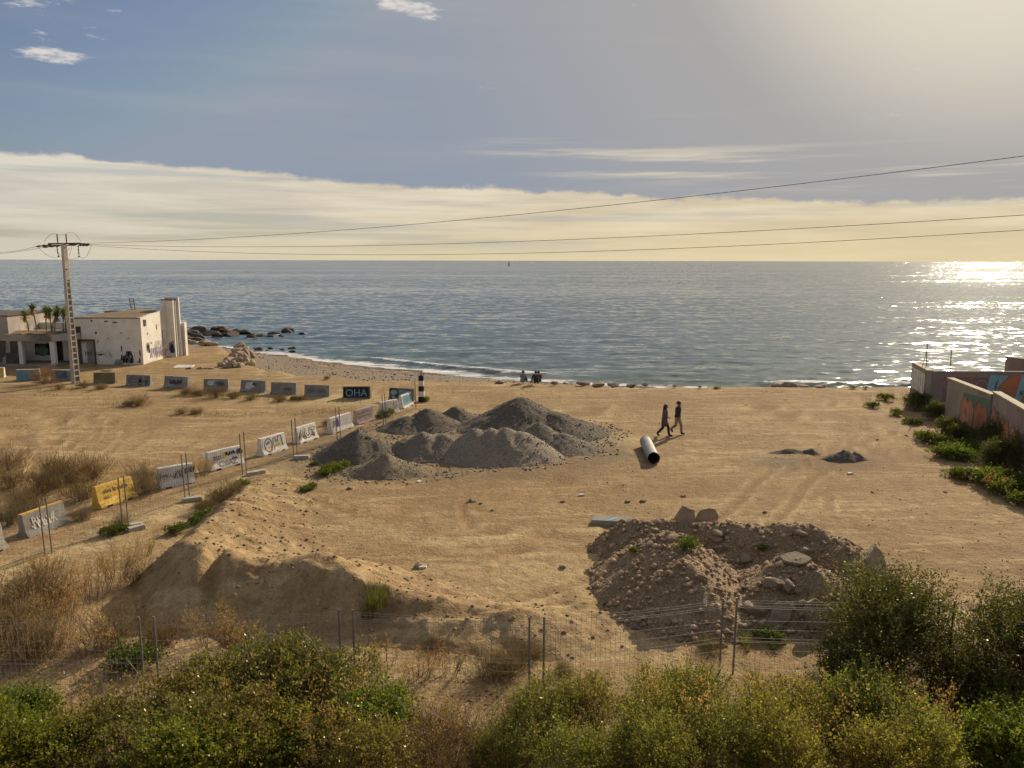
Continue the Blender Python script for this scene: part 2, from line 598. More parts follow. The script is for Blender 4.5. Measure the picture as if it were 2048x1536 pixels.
def build_ground():
    rows = []
    y = 1.0
    while y < 130:
        rows.append(y)
        y += max(0.075, 0.0052 * y * y / 9.0 * 1.35) if y > 11 else 0.35
        if len(rows) > 600: break
    ys = np.array(rows)
    s = np.linspace(-1.25, 1.25, 620)
    S, Y = np.meshgrid(s, ys)
    X = S * (Y + 7.0)
    Z = ground_h(X, Y)
    me = grid_mesh('ground', X, Y, Z, M_dirt)
    r = np.zeros(X.shape); gch = np.zeros(X.shape); b = np.zeros(X.shape)
    w = 0.6 * fbm(X * 0.4, Y * 0.4, 3, 17)
    d1 = np.hypot((X - HEAP_C.x + 1.5) / 9.0, (Y - HEAP_C.y - 0.5) / 6.0) + 0.35 * w
    r = np.maximum(r, 0.75 * (1 - sst(d1, 0.75, 1.15)))
    p = on(1640, 925)
    d2 = np.hypot((X - p.x) / 3.4, (Y - p.y) / 1.9) + 0.5 * w
    r = np.maximum(r, 0.8 * (1 - sst(d2, 0.6, 1.2)))
    p = on(1220, 880)
    d4 = np.hypot((X - p.x) / 2.2, (Y - p.y) / 1.6) + 0.5 * w
    b = np.maximum(b, 0.9 * (1 - sst(d4, 0.5, 1.2)))
    p = on(640, 800)
    d5 = np.hypot((X - p.x) / 9.0, (Y - p.y) / 2.2) + 0.6 * w
    b = np.maximum(b, 0.8 * (1 - sst(d5, 0.5, 1.2)))
    p = on(1150, 1180)
    d6 = np.hypot((X - p.x) / 2.5, (Y - p.y) / 3.0) + 0.6 * w
    b = np.maximum(b, 0.6 * (1 - sst(d6, 0.5, 1.2)))
    pa, pb = on(20, 1140), on(842, 832)
    px_, py_ = pb.x - pa.x, pb.y - pa.y
    tt = np.clip(((X - pa.x) * px_ + (Y - pa.y) * py_) / (px_ ** 2 + py_ ** 2), -.3, 1.0)
    dpath = np.hypot(X - pa.x - tt * px_, Y - pa.y - tt * py_) + 0.5 * w
    b = np.maximum(b, 0.75 * (1 - sst(dpath, 0.4, 1.1)))
    gch = np.clip(0.5 * sst(fbm(X * 0.12, Y * 0.3, 3, 61), 0.1, 0.5), 0, 1)
    tr = track_mask(X, Y)
    b = np.clip(b + np.clip(-tr * 60, 0, 0.8), 0, 1)
    gch = np.clip(gch + np.clip(tr * 34, 0, 0.8), 0, 1)
    attr(me, 'tint', np.stack([r, gch, b, np.ones(X.shape)], -1).reshape(-1, 4))
    o = link('ground', me)
    tag(o, 'brown dirt lot marked with wheel ruts', None, None, 'structure')


build_ground()


def build_beach():
    m = D.materials.new('shingle')
    m.use_nodes = True
    g = G(m.node_tree)
    pos = g.n('ShaderNodeNewGeometry').outputs['Position']
    vo = g.n('ShaderNodeTexVoronoi', {'Vector': pos, 'Scale': 5.0})
    se = g.n('ShaderNodeSeparateColor', {0: vo.outputs['Color']})
    n1 = g.noise(pos, 0.35, 4.0, 0.6)
    col = g.mix(se.outputs[0], (0.15, 0.115, 0.08), (0.27, 0.21, 0.145))
    col = g.mix(g.smooth(n1.outputs[0], 0.4, 0.65), col, (0.24, 0.175, 0.11))
    z = g.n('ShaderNodeSeparateXYZ', {0: pos}).outputs[2]
    col = g.mix(g.smooth(z, -2.55, -2.95), col, (0.085, 0.066, 0.05))
    p = g.n('ShaderNodeBsdfPrincipled', {'Base Color': col, 'Roughness': 0.8, 'Specular IOR Level': 0.25})
    bn = g.n('ShaderNodeBump', {'Strength': 0.9, 'Distance': 0.12, 'Height': g.m('MULTIPLY', vo.outputs['Distance'], -1.0)})
    g.set(p, 'Normal', bn.outputs[0])
    g.n('ShaderNodeOutputMaterial', {'Surface': p})
    xs = np.linspace(-75, 80, 520)
    t = np.linspace(0, 1, 90)
    X, T = np.meshgrid(xs, t)
    y0 = ycrest(X) + 0.9; y1 = yshore(X) + 6.0
    Y = y0 + (y1 - y0) * T
    Z = ground_h(X, Y) + 0.05 + 0.05 * fbm(X * 1.2, Y * 1.2, 3, 71) + 0.10 * fbm(X * 0.25, Y * 0.9, 2, 72) * sst(T, 0.1, 0.5)
    Z = Z - 0.25 * (1 - sst(T, 0, 0.06))
    o = link('pebble_beach', grid_mesh('pebble_beach', X, Y, Z, m))
    tag(o, 'grey pebble beach curving along the surf', None, None, 'structure')


build_beach()


# ------------------------------------------------------------------ sea
def sea_material():
    m = D.materials.new('sea_water')
    m.use_nodes = True
    g = G(m.node_tree)
    pos = g.n('ShaderNodeNewGeometry').outputs['Position']
    at_ = g.n('ShaderNodeAttribute', attribute_name='shore')
    sp = g.n('ShaderNodeSeparateColor', {0: at_.outputs['Color']})
    depth, ridge, rockf = sp.outputs
    rot = (0, 0, R(-6))
    a = g.noise(g.map(pos, (0.10, 0.34, 1), (0, 0, 0), rot), 1.0, 4.0, 0.6, 0.3)
    b = g.noise(g.map(pos, (0.5, 0.8, 1), (3, 1, 0), (0, 0, R(9))), 1.0, 2.0, 0.55)
    c = g.noise(g.map(pos, (0.012, 0.06, 1), (1, 7, 0), rot), 1.0, 3.0, 0.6)
    e = g.noise(g.map(pos, (0.0016, 0.011, 1), (2, 0, 0), rot), 1.0, 4.0, 0.6)
    amp = g.lin(c.outputs[0], 0.3, 0.7, 0.65, 1.35)
    amp = g.m('MULTIPLY', amp, g.lin(e.outputs[0], 0.35, 0.65, 0.5, 1.4))
    ca = g.vm('SUBTRACT', a.outputs['Color'], (0.5, 0.5, 0.5))
    cb = g.vm('SUBTRACT', b.outputs['Color'], (0.5, 0.5, 0.5))
    sl = g.vm('ADD', g.vm('ADD', g.vm('MULTIPLY', ca, (0.48, 0.36, 0)), g.vm('MULTIPLY', cb, (0.74, 0.52, 0))), (0.0, -0.072, 0.0))
    slx = g.n('ShaderNodeVectorMath', {0: sl, 'Scale': amp}, operation='SCALE').outputs[0]
    geo = g.n('ShaderNodeNewGeometry')
    nrm = g.vm('NORMALIZE', g.vm('ADD', geo.outputs['Normal'], slx))
    deep = g.mix(g.smooth(e.outputs[0], 0.38, 0.62), (0.075, 0.118, 0.132), (0.098, 0.145, 0.156))
    col = g.mix(g.smooth(depth, 2.0, 0.4), deep, (0.095, 0.140, 0.130))
    col = g.mix(g.smooth(depth, 0.5, 0.06), col, (0.20, 0.19, 0.145))
    # foam: lace in the shallows, along the breaking crest and round the rocks
    fo = g.noise(g.map(pos, (0.45, 0.9, 1)), 1.0, 7.0, 0.68, 0.7)
    fo2 = g.noise(g.map(pos, (0.06, 0.10, 1), (9, 2, 0)), 1.0, 3.0, 0.6)
    sh = g.m('MULTIPLY', g.smooth(depth, 0.60, 0.12), g.lin(fo2.outputs[0], 0.3, 0.6, 0.5, 1.0))
    fmask = g.m('MAXIMUM', g.m('MAXIMUM', sh, ridge), rockf)
    foam = g.smooth(g.m('ADD', fo.outputs[0], g.m('MULTIPLY', g.m('SUBTRACT', fmask, 0.5), 0.75)), 0.58, 0.72)
    foam = g.m('MULTIPLY', foam, g.smooth(fmask, 0.02, 0.2))
    col = g.mix(foam, col, (0.74, 0.72, 0.68))
    p = g.n('ShaderNodeBsdfPrincipled', {'Base Color': col, 'Roughness': g.lin(foam, 0, 1, 0.10, 0.8), 'IOR': 1.333, 'Specular IOR Level': g.lin(foam, 0, 1, 0.5, 0.1), 'Normal': nrm})
    g.n('ShaderNodeOutputMaterial', {'Surface': p})
    return m


M_sea = sea_material()
ROCK_SPOTS = []   # filled by the sea rocks further down (u, v, size) in photo pixels on the water plane
SEA_ROCKS = [(381, 668, 1.9), (396, 676, 1.7), (404, 664, 2.4), (420, 671, 2.0), (432, 662, 2.1), (441, 673, 1.8), (452, 664, 2.3), (459, 672, 2.0), (468, 668, 1.6), (476, 666, 1.5), (489, 667, 1.9), (378, 679, 1.6), (392, 681, 1.4),
             (503, 675, 1.3), (523, 673, 1.2), (542, 674, 0.9), (548, 668, 1.3), (576, 664, 1.7), (564, 673, 1.0), (606, 668, 1.1), (515, 699, 0.8), (521, 699, 0.7), (541, 697, 0.6), (584, 697, 0.8), (565, 700, 0.5), (585, 705, 0.7), (536, 702, 0.5)]
ROCK_W = [(at(u, v, SEA_Z), s) for u, v, s in SEA_ROCKS]


def build_sea():
    rows = [60.0]
    while rows[-1] < 45000:
        y = rows[-1]
        rows.append(y + max(0.30, y * y / 12.0 / 770 * 0.62))
        if len(rows) > 420: break
    rows += [60000.0]
    ys = np.array(rows)
    s = np.linspace(-1.35, 1.35, 460)
    S, Y = np.meshgrid(s, ys)
    X = S * (Y + 12.0)
    dy = np.gradient(ys)[:, None]
    Z = np.full(X.shape, SEA_Z)
    for wl, amp, ang, sd in [(11.0, 0.05, -6, 1), (6.3, 0.036, 8, 2), (3.4, 0.024, -12, 3)]:
        ca, sa = math.cos(R(ang)), math.sin(R(ang))
        w = (Y * ca + X * sa) + 1.6 * wl * 0.35 * fbm(X * 0.05 / (wl / 6), Y * 0.05 / (wl / 6), 3, 80 + sd)
        ph = w * 2 * math.pi / wl
        mod = 0.5 + 0.9 * (fbm(X * 0.03 * 8 / wl, Y * 0.06 * 8 / wl, 3, 90 + sd) + 0.3)
        fade = sst(wl / dy, 3.0, 8.0) * np.ones_like(X)
        Z += amp * (np.sin(ph) + 0.25 * np.sin(2 * ph + 0.6)) * np.clip(mod, 0, 1.6) * fade
    gd = SEA_Z - ground_h(X, np.minimum(Y, 128.0), False)
    dist = np.maximum(0, Y - yshore(X))
    depth = np.where(Y > yshore(X), 0.02 + dist * 0.075, 0.0)
    # a low breaking crest a few metres out and the run-up line
    off = 6.0 + 1.8 * fbm(X * 0.05, X * 0 + 2, 2, 101)
    cr = np.exp(-((dist - off) / 1.5) ** 2) * sst(fbm(X * 0.045 + 0.4, X * 0 + 5, 2, 102), -0.5, 0.15)
    Z += 0.34 * cr
    off2 = 12.0 + 2.0 * fbm(X * 0.04, X * 0 + 7, 2, 103)
    cr2 = np.exp(-((dist - off2) / 1.2) ** 2) * sst(fbm(X * 0.05, X * 0 + 8, 2, 104), 0.0, 0.4)
    Z += 0.25 * cr2
    Z -= 0.02 * (1 - sst(dist, 0, 2))
    ridge = np.clip(0.85 * cr + 0.35 * cr2, 0, 1)
    rockf = np.zeros(X.shape)
    for p, sz in ROCK_W:
        dd = np.hypot((X - p.x - 0.5) / (sz * 1.5), (Y - p.y + 0.8) / (sz * 2.2))
        rockf = np.maximum(rockf, 0.62 * np.exp(-dd ** 2 * 0.8))
    me = grid_mesh('sea', X, Y, Z, M_sea)
    attr(me, 'shore', np.stack([depth, ridge, rockf, np.ones(X.shape)], -1).reshape(-1, 4))
    o = link('sea', me)
    tag(o, 'grey blue sea with sun glitter reaching the horizon', None, None, 'structure')


build_sea()


# ------------------------------------------------------------------ heaps and banks
def gravel_mat(name, a, b, c):
    m = D.materials.new(name)
    m.use_nodes = True
    g = G(m.node_tree)
    pos = g.n('ShaderNodeNewGeometry').outputs['Position']
    n1 = g.noise(pos, 0.7, 5.0, 0.65, 0.4)
    vo = g.n('ShaderNodeTexVoronoi', {'Vector': pos, 'Scale': 24.0})
    se = g.n('ShaderNodeSeparateColor', {0: vo.outputs['Color']})
    n3 = g.noise(pos, 22.0, 5.0, 0.7)
    col = g.mix(g.smooth(n1.outputs[0], 0.35, 0.65), a, b)
    col = g.mix(g.m('MULTIPLY', g.m('GREATER_THAN', se.outputs[0], 0.80), 0.6), col, c)
    gr = g.lin(n3.outputs[0], 0.3, 0.7, 0.65, 1.35)
    col = g.mix(1.0, col, g.n('ShaderNodeCombineColor', {0: gr, 1: gr, 2: gr}).outputs[0], 'MULTIPLY')
    p = g.n('ShaderNodeBsdfPrincipled', {'Base Color': col, 'Roughness': 0.95, 'Specular IOR Level': 0.15})
    h = g.m('ADD', g.m('MULTIPLY', vo.outputs['Distance'], -0.8), n3.outputs[0])
    bn = g.n('ShaderNodeBump', {'Strength': 0.9, 'Distance': 0.10, 'Height': h})
    g.set(p, 'Normal', bn.outputs[0])
    g.n('ShaderNodeOutputMaterial', {'Surface': p})
    MATS[name] = m
    return m


M_gdark = gravel_mat('dark_gravel', (0.172, 0.144, 0.106), (0.225, 0.188, 0.138), (0.34, 0.29, 0.22))
M_gmid = gravel_mat('grey_brown_gravel', (0.245, 0.204, 0.150), (0.310, 0.256, 0.187), (0.42, 0.36, 0.28))
M_glight = gravel_mat('grey_sandy_gravel', (0.345, 0.284, 0.203), (0.420, 0.346, 0.248), (0.54, 0.46, 0.35))
M_gtan = gravel_mat('tan_gravel', (0.285, 0.218, 0.138), (0.345, 0.265, 0.170), (0.48, 0.40, 0.29))
M_spoil = gravel_mat('stony_red_spoil', (0.350, 0.240, 0.135), (0.440, 0.312, 0.180), (0.60, 0.49, 0.34))
M_bank = gravel_mat('dry_brown_earth', (0.235, 0.150, 0.078), (0.300, 0.198, 0.105), (0.34, 0.24, 0.14))


def cone_h(x, y, cx, cy, h, rx, ry, rot=0.0, flat=0.12, asym=0.0):
    flat = flat * 0.6
    ca, sa = math.cos(rot), math.sin(rot)
    dx, dy = x - cx, y - cy
    u = (dx * ca + dy * sa) / rx
    v = (-dx * sa + dy * ca) / ry
    u = u * (1 + asym * np.sign(u))
    d = np.sqrt(u * u + v * v + flat * flat) - flat
    d = d / (math.sqrt(1 + flat * flat) - flat)
    return h * (1 - d) - 0.10 * h * np.clip(d * (1 - d), 0, 1)


HEAP_FIELDS = []


def heap(name, label, cones, mat, seed, rough=0.028, furrow=0.035, cell=0.085, cat='gravel heap', group=None, chain=False):
    """Poured heap: union of blunt cones, runnels down its sides; one object."""
    xs = [c[0] for c in cones]; ys = [c[1] for c in cones]; rr = max(max(c[3], c[4]) for c in cones) * 1.25
    gx = np.arange(min(xs) - rr, max(xs) + rr, cell); gy = np.arange(min(ys) - rr, max(ys) + rr, cell)
    X, Y = np.meshgrid(gx, gy)

    def field(X, Y, fine=True):
        wx = X + 0.13 * fbm(X * 0.8, Y * 0.8, 3, seed); wy = Y + 0.13 * fbm(X * 0.8 + 9, Y * 0.8, 3, seed + 5)
        H = np.full(X.shape, -9.0)
        cs = list(cones)
        if chain:
            for a, b in zip(cones[:-1], cones[1:]):
                cs += [tuple(a[i] + (b[i] - a[i]) * q for i in range(len(a))) for q in (.25, .5, .75)]
        for c in cs:
            hh = cone_h(wx, wy, *c)
            k = 0.05
            H = np.maximum(H, hh) + 0.25 * k * np.clip(1 - np.abs(H - hh) / k, 0, 1) ** 2 * (H > -5)
        if fine:
            ang = np.arctan2(Y - np.mean(ys), X - np.mean(xs))
            rad = np.hypot(X - np.mean(xs), Y - np.mean(ys))
            fl = fbm(ang * 6.0 + seed, rad * 0.5, 4, seed + 9)
            H = H + furrow * fl * sst(H, 0.05, 0.5) + rough * fbm(X * 1.9, Y * 1.9, 4, seed + 3, 0.6) * sst(H, -0.1, 0.25)
            H = H + 0.018 * fbm(X * 7, Y * 7, 2, seed + 4)
        return H
    H = field(X, Y)
    g0 = ground_h(X, Y)
    keep = H > -0.06
    Z = g0 + np.maximum(H, -0.08)
    bx, by = float(np.mean(xs)), float(np.mean(ys)); bz = GH(bx, by)
    me = grid_mesh(name, X - bx, Y - by, Z - bz, mat, True, keep)
    o = link(name, me, None, (bx, by, bz))
    tag(o, label, cat, group)
    HEAP_FIELDS.append(field)
    return o


def top_z(x, y):
    """Height of the highest earth surface at (x, y)."""
    X = np.array([[float(x)]]); Y = np.array([[float(y)]])
    z = GH(x, y)
    e = 0.0
    for f in HEAP_FIELDS:
        e = max(e, float(f(X, Y)[0, 0]))
    return z + e


def pk(u, v, Y):
    """Peak seen at (u, v) if it stands at distance Y -> x, y, height."""
    p = atY(u, v, Y)
    return p.x, p.y, p.z


GG = 'heaps of gravel poured on the lot'
x, y, h = pk(1040, 797, 40.8)
heap('gravel_heap', 'tallest and darkest gravel heap, behind the paler heaps', [(x, y, h + .03, 3.5, 3.5, 0.0, .13), (x + 1.9, y - .7, h * .62, 2.9, 2.6, -0.2, .16), (x - 1.0, y - .2, h * .70, 2.5, 2.4, 0, .16)], M_gdark, 3, group=GG)
x, y, h = pk(912, 815, 43.1)
heap('gravel_heap', 'smallest dark gravel heap peeking out behind the others', [(x, y, h, 1.35, 1.3, 0, .16)], M_gdark, 14, group=GG)
x, y, h = pk(855, 819, 41.1)
heap('gravel_heap', 'dark gravel heap left of the tallest one, with a long left shoulder', [(x, y, h, 1.95, 1.85, 0, .14), (x - 1.1, y - .5, h * .68, 1.7, 1.6, 0, .16)], M_gdark, 25, group=GG)
x, y, h = pk(716, 862, 35.0)
heap('gravel_heap', 'leftmost dark gravel heap beside the fence blocks', [(x, y, h, 2.15, 2.1, 0, .12), (x + .9, y - .3, h * .62, 1.6, 1.6, 0, .16)], M_gdark, 36, group=GG)
x, y, h = pk(845, 868, 35.2)
heap('gravel_heap', 'brownish grey gravel ridge between the dark heaps and the tan heap', [(x, y, h, 1.8, 1.85, 0, .18), (x + 1.0, y + .1, h * .97, 1.7, 1.85, 0, .18), (x - .8, y - .1, h * .72, 1.5, 1.5, 0, .16)], M_gmid, 47, group=GG)
x, y, h = pk(1078, 846, 36.8)
heap('gravel_heap', 'dark gravel heap leaning on the right foot of the tallest one', [(x, y, h, 2.1, 2.0, 0, .15), (x + 1.1, y - .5, h * .66, 1.9, 1.7, 0, .16)], M_gmid, 58, group=GG)
x, y, h = pk(1010, 858, 35.0)
heap('gravel_heap', 'pale grey flat topped gravel heap in front of the tallest dark one', [(x - 1.35, y, h * .97, 2.0, 2.2, 0, .2), (x - .6, y, h * .98, 2.1, 2.25, 0, .2), (x + .1, y, h, 2.2, 2.25, 0, .2), (x + .75, y - .15, h * .88, 2.1, 2.1, 0, .18)], M_glight, 69, group=GG)
x, y, h = pk(768, 907, 32.2)
heap('gravel_heap', 'tan gravel heap nearest to the camera, in front of the grey ones', [(x, y, h, 1.55, 1.4, 0, .10), (x + .8, y - .05, h * .5, 1.5, 1.1, 0, .14), (x - .7, y - .05, h * .45, 1.3, 1.0, 0, .14)], M_gtan, 80, group=GG)
DARKP = on(1688, 918)
heap('gravel_heap', 'low dark dumped gravel pile on the right of the lot', [(DARKP.x, DARKP.y, .40, 1.0, .6, .1, .3), (DARKP.x + .5, DARKP.y + .1, .34, .6, .45, 0, .2)], M_gdark, 91, rough=.12, furrow=.08, cell=.05)
DARKQ = on(1590, 905)
heap('gravel_heap', 'thin low strip of dark gravel left of the low dark pile', [(DARKQ.x - .4, DARKQ.y, .16, .95, .32, .1, .3), (DARKQ.x + .6, DARKQ.y - .1, .18, .7, .3, 0, .3)], M_gdark, 92, rough=.10, furrow=.05, cell=.05)


# stony spoil heaps on the right
x, y, h = pk(1345, 1068, 20.9)
SP1 = (x, y, h)
heap('spoil_heap', 'rounded stony earth heap with a green weed on top, behind the wire fence', [(x, y, h, 2.35, 2.3, 0, .30), (x - .05, y - .8, h * .98, 2.25, 2.3, 0, .30), (x - .02, 19.25, h * .93, 2.1, 2.1, 0, .28)], M_spoil, 101, rough=.07, furrow=.04, cell=.05, cat='earth heap')
x, y, h = pk(1590, 1118, 19.5)
SP2 = (x, y, h)
heap('spoil_heap', 'earth heap with pale boulders and concrete lumps in its shaded front', [(x, y, h, 1.95, 2.1, 0, .30), (x + .5, y - .35, h * .92, 1.75, 1.85, 0, .28), (x - .6, y - .4, h * .74, 1.5, 1.6, 0, .28)], M_spoil, 112, rough=.10, furrow=.06, cell=.05, cat='earth heap')
pts = [(1255, 1045, 23.2), (1330, 1040, 23.0), (1410, 1045, 22.6), (1500, 1050, 22.2), (1590, 1046, 22.0), (1660, 1070, 21.4), (1725, 1110, 20.2), (1765, 1150, 19.0)]
cn = []
for i, (u, v, Y) in enumerate(pts):
    x, y, h = pk(u, v, Y)
    r = [1.1, 1.2, 1.3, 1.35, 1.7, 1.6, 1.3, 1.0][i]
    cn.append((x, y, max(h, .35), r * 1.12, r * 1.05, 0, .4))
SP3 = cn
heap('spoil_ridge', 'long ridge of dug earth running behind the two stony heaps', cn, M_spoil, 123, rough=.15, furrow=.03, cell=.055, cat='earth ridge', chain=True)


# dry earth bank on the left front
RIDGE = [(520, 962, 0.20, 1.0, 1.8), (470, 1000, 0.55, 1.0, 2.6), (425, 1040, 0.95, 1.2, 3.2), (372, 1078, 1.20, 1.5, 3.4), (425, 1100, 1.32, 2.0, 3.4), (500, 1124, 1.15, 1.9, 3.2),
         (560, 1112, 1.25, 2.0, 3.2), (640, 1110, 1.32, 2.1, 3.0), (720, 1150, 1.00, 1.9, 2.4), (800, 1178, 0.72, 1.7, 2.0), (880, 1196, 0.58, 1.6, 1.7), (1000, 1218, 0.45, 1.5, 1.4), (1090, 1232, 0.36, 1.5, 1.2), (1170, 1226, 0.10, 1.2, 1.0)]


def build_bank():
    P = np.array([[*at(u, v, z)[:2], z, a, b] for u, v, z, a, b in RIDGE])
    gx = np.arange(-15.5, 4.5, 0.07); gy = np.arange(14.6, 31.5, 0.07)
    X, Y = np.meshgrid(gx, gy)

    def field(X, Y, fine=True):
        wx = X + 0.20 * fbm(X * 0.9, Y * 0.9, 3, 201); wy = Y + 0.20 * fbm(X * 0.9 + 4, Y * 0.9, 3, 206)
        best = np.full(X.shape, -9.0)
        for i in range(len(P) - 1):
            ax, ay, ah, af, ab = P[i]; bx, by, bh, bf, bb = P[i + 1]
            dx, dy = bx - ax, by - ay
            L = math.hypot(dx, dy)
            t = np.clip(((wx - ax) * dx + (wy - ay) * dy) / (L * L), 0, 1)
            px, py = ax + t * dx, ay + t * dy
            ex, ey = wx - px, wy - py
            d = np.hypot(ex, ey)
            # steep on the side of the viewer and of the path, gentle towards the lot
            n = np.array([-(dy), dx]) / L
            lot = np.array([0.75, 0.66])
            c = (ex * lot[0] + ey * lot[1]) / np.maximum(d, 1e-4)
            w = sst(c, -0.35, 0.6)
            r = (af + t * (bf - af)) * (1 - w) + (ab + t * (bb - ab)) * w
            hh = ah + t * (bh - ah)
            q = d / r
            prof = np.sqrt(q * q + 0.03) - 0.173
            prof = prof / (math.sqrt(1.03) - 0.173)
            hh2 = hh * (1 - prof) - w * 0.28 * hh * np.clip(q * (1 - q) * 2, 0, 1)
            best = np.maximum(best, hh2)
        # erosion notch between the two lobes
        nt = at(432, 1135, 0.9)
        dn = np.abs((X - nt.x) + 0.12 * fbm(Y * 2, Y * 0, 2, 8) + 0.15 * (Y - nt.y))
        best = best - 0.42 * np.exp(-(dn / 0.20) ** 2) * sst(best, 0.15, 0.8) * (1 - sst(Y, nt.y + 0.2, nt.y + 1.2))
        nt2 = at(500, 1190, 0.6)
        best = best - 0.22 * np.exp(-((X - nt2.x - 0.25 * (Y - nt2.y)) / 0.55) ** 2) * sst(best, 0.1, 0.6) * (1 - sst(Y, nt2.y + 0.8, nt2.y + 1.8))
        if fine:
            best = best + 0.085 * fbm(X * 1.1, Y * 1.1, 4, 210, 0.55) * sst(best, -0.05, 0.3)
            best = best + 0.05 * np.abs(fbm(X * 2.6, Y * 1.0, 3, 211)) * sst(best, 0.05, 0.4)
            best = best + 0.02 * fbm(X * 6, Y * 6, 2, 212) + 0.03 * fbm(X * 3, Y * 3, 3, 214)
            # clods and scrapes on the lit shoulder
            cl = sst(fbm(X * 1.9 + 3, Y * 1.9, 2, 213), 0.35, 0.6)
            best = best + 0.06 * cl * sst(best, 0.1, 0.4)
        return best
    H = field(X, Y)
    g0 = ground_h(X, Y)
    o0 = at(520, 1160, 0.8)
    me = grid_mesh('earth_bank', X - o0.x, Y - o0.y, g0 + np.maximum(H, -0.08), M_dirtbank, True, H > -0.05)
    o = link('earth_bank', me, None, (o0.x, o0.y, 0))
    tag(o, 'long bank of dry brown earth in front, split by a gully', 'earth bank')
    HEAP_FIELDS.append(field)


M_dirtbank = M_dirt
build_bank()


# ================================================================== OBJECT MATERIALS
M_conc = pmat('weathered_concrete', (0.34, 0.31, 0.26), (0.25, 0.225, 0.185), 2.5, 0.9, 0.5, 30, c=(0.16, 0.14, 0.11), cth=(0.62, 0.72))
M_white = pmat('whitewashed_concrete', (0.78, 0.73, 0.63), (0.64, 0.59, 0.50), 2.2, 0.85, 0.35, 24, c=(0.30, 0.26, 0.20), cth=(0.66, 0.74), cscale=2.4)
M_greybar = pmat('grey_painted_concrete', (0.33, 0.31, 0.27), (0.24, 0.22, 0.19), 2.0, 0.85, 0.35, 24, c=(0.46, 0.44, 0.40), cth=(0.6, 0.72), cscale=2.0)
M_olive = pmat('olive_stained_concrete', (0.235, 0.20, 0.10), (0.17, 0.145, 0.075), 2.0, 0.9, 0.35, 24)
M_yellow = pmat('yellow_paint', (0.72, 0.45, 0.065), (0.62, 0.37, 0.05), 3.0, 0.7, 0.3, 30, c=(0.42, 0.27, 0.07), cth=(0.66, 0.7), cscale=6.0)
M_pink = pmat('faded_pink_paint', (0.46, 0.33, 0.30), (0.40, 0.29, 0.27), 3.0, 0.8, 0.3, 30, c=(0.55, 0.5, 0.44), cth=(0.62, 0.7))
M_teal = pmat('teal_spray_paint', (0.10, 0.26, 0.32), (0.15, 0.32, 0.37), 3.0, 0.7)
M_blue = pmat('blue_spray_paint', (0.035, 0.10, 0.24), (0.05, 0.14, 0.28), 3.0, 0.7)
M_paleblue = pmat('pale_blue_spray_paint', (0.20, 0.36, 0.42), (0.26, 0.42, 0.46), 3.0, 0.7)
M_black = pmat('black_spray_paint', (0.018, 0.016, 0.016), (0.03, 0.027, 0.025), 5.0, 0.6)
M_greyink = pmat('faded_grey_spray_paint', (0.30, 0.28, 0.26), (0.22, 0.20, 0.19), 5.0, 0.8)
M_orange = pmat('orange_spray_paint', (0.50, 0.19, 0.085), (0.42, 0.15, 0.075), 2.0, 0.8)
M_salmon = pmat('salmon_spray_paint', (0.52, 0.25, 0.145), (0.45, 0.20, 0.115), 2.0, 0.8)
M_maroon = pmat('maroon_spray_paint', (0.22, 0.125, 0.11), (0.27, 0.155, 0.135), 2.0, 0.8)
M_mauve = pmat('mauve_spray_paint', (0.36, 0.25, 0.235), (0.31, 0.21, 0.20), 2.0, 0.8)
M_violet = pmat('violet_spray_paint', (0.10, 0.07, 0.30), (0.13, 0.09, 0.34), 2.0, 0.8)
M_green_s = pmat('dull_green_spray_paint', (0.16, 0.22, 0.15), (0.13, 0.18, 0.13), 2.0, 0.8)
M_steel = pmat('galvanised_steel', (0.26, 0.245, 0.22), (0.20, 0.185, 0.165), 8.0, 0.6, spec=0.3, metal=0.2)
M_rust = pmat('rusty_steel', (0.10, 0.065, 0.045), (0.14, 0.085, 0.055), 8.0, 0.8)
M_dark = pmat('dark_void', (0.03, 0.026, 0.02), (0.04, 0.034, 0.028), 4.0, 0.9)
M_wire = pmat('conductor_wire', (0.07, 0.06, 0.05), None, rough=0.6)
M_porc = pmat('brown_porcelain', (0.085, 0.05, 0.035), (0.11, 0.07, 0.05), 6.0, 0.35)
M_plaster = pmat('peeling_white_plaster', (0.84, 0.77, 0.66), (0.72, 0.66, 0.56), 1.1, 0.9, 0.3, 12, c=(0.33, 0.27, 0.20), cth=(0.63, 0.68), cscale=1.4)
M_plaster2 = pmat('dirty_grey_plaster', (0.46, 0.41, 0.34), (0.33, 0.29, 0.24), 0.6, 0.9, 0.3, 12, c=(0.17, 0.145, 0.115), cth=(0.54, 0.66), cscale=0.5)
M_roofing = pmat('brown_roof_screed', (0.30, 0.21, 0.125), (0.24, 0.165, 0.10), 0.8, 0.95, 0.4, 9, c=(0.36, 0.28, 0.18), cth=(0.55, 0.66))
M_brick = pmat('bare_brown_block', (0.135, 0.105, 0.08), (0.10, 0.08, 0.06), 3.0, 0.95, 0.5, 20)
M_rockdark = pmat('dark_wet_rock', (0.062, 0.046, 0.031), (0.105, 0.076, 0.051), 1.2, 0.75, 0.8, 4, c=(0.06, 0.06, 0.025), cth=(0.58, 0.66))
M_rockpale = pmat('pale_limestone', (0.40, 0.295, 0.20), (0.29, 0.205, 0.135), 1.6, 0.9, 1.0, 4, c=(0.17, 0.115, 0.075), cth=(0.6, 0.7))
M_stone = pmat('fieldstone', (0.36, 0.28, 0.19), (0.27, 0.20, 0.13), 3.0, 0.9, 0.6, 12)
M_pebble = pmat('scattered_stones', (0.30, 0.215, 0.13), (0.22, 0.155, 0.095), 3.0, 0.9, isl=0.45)
M_paper = pmat('white_litter', (0.7, 0.68, 0.62), None, rough=0.7)
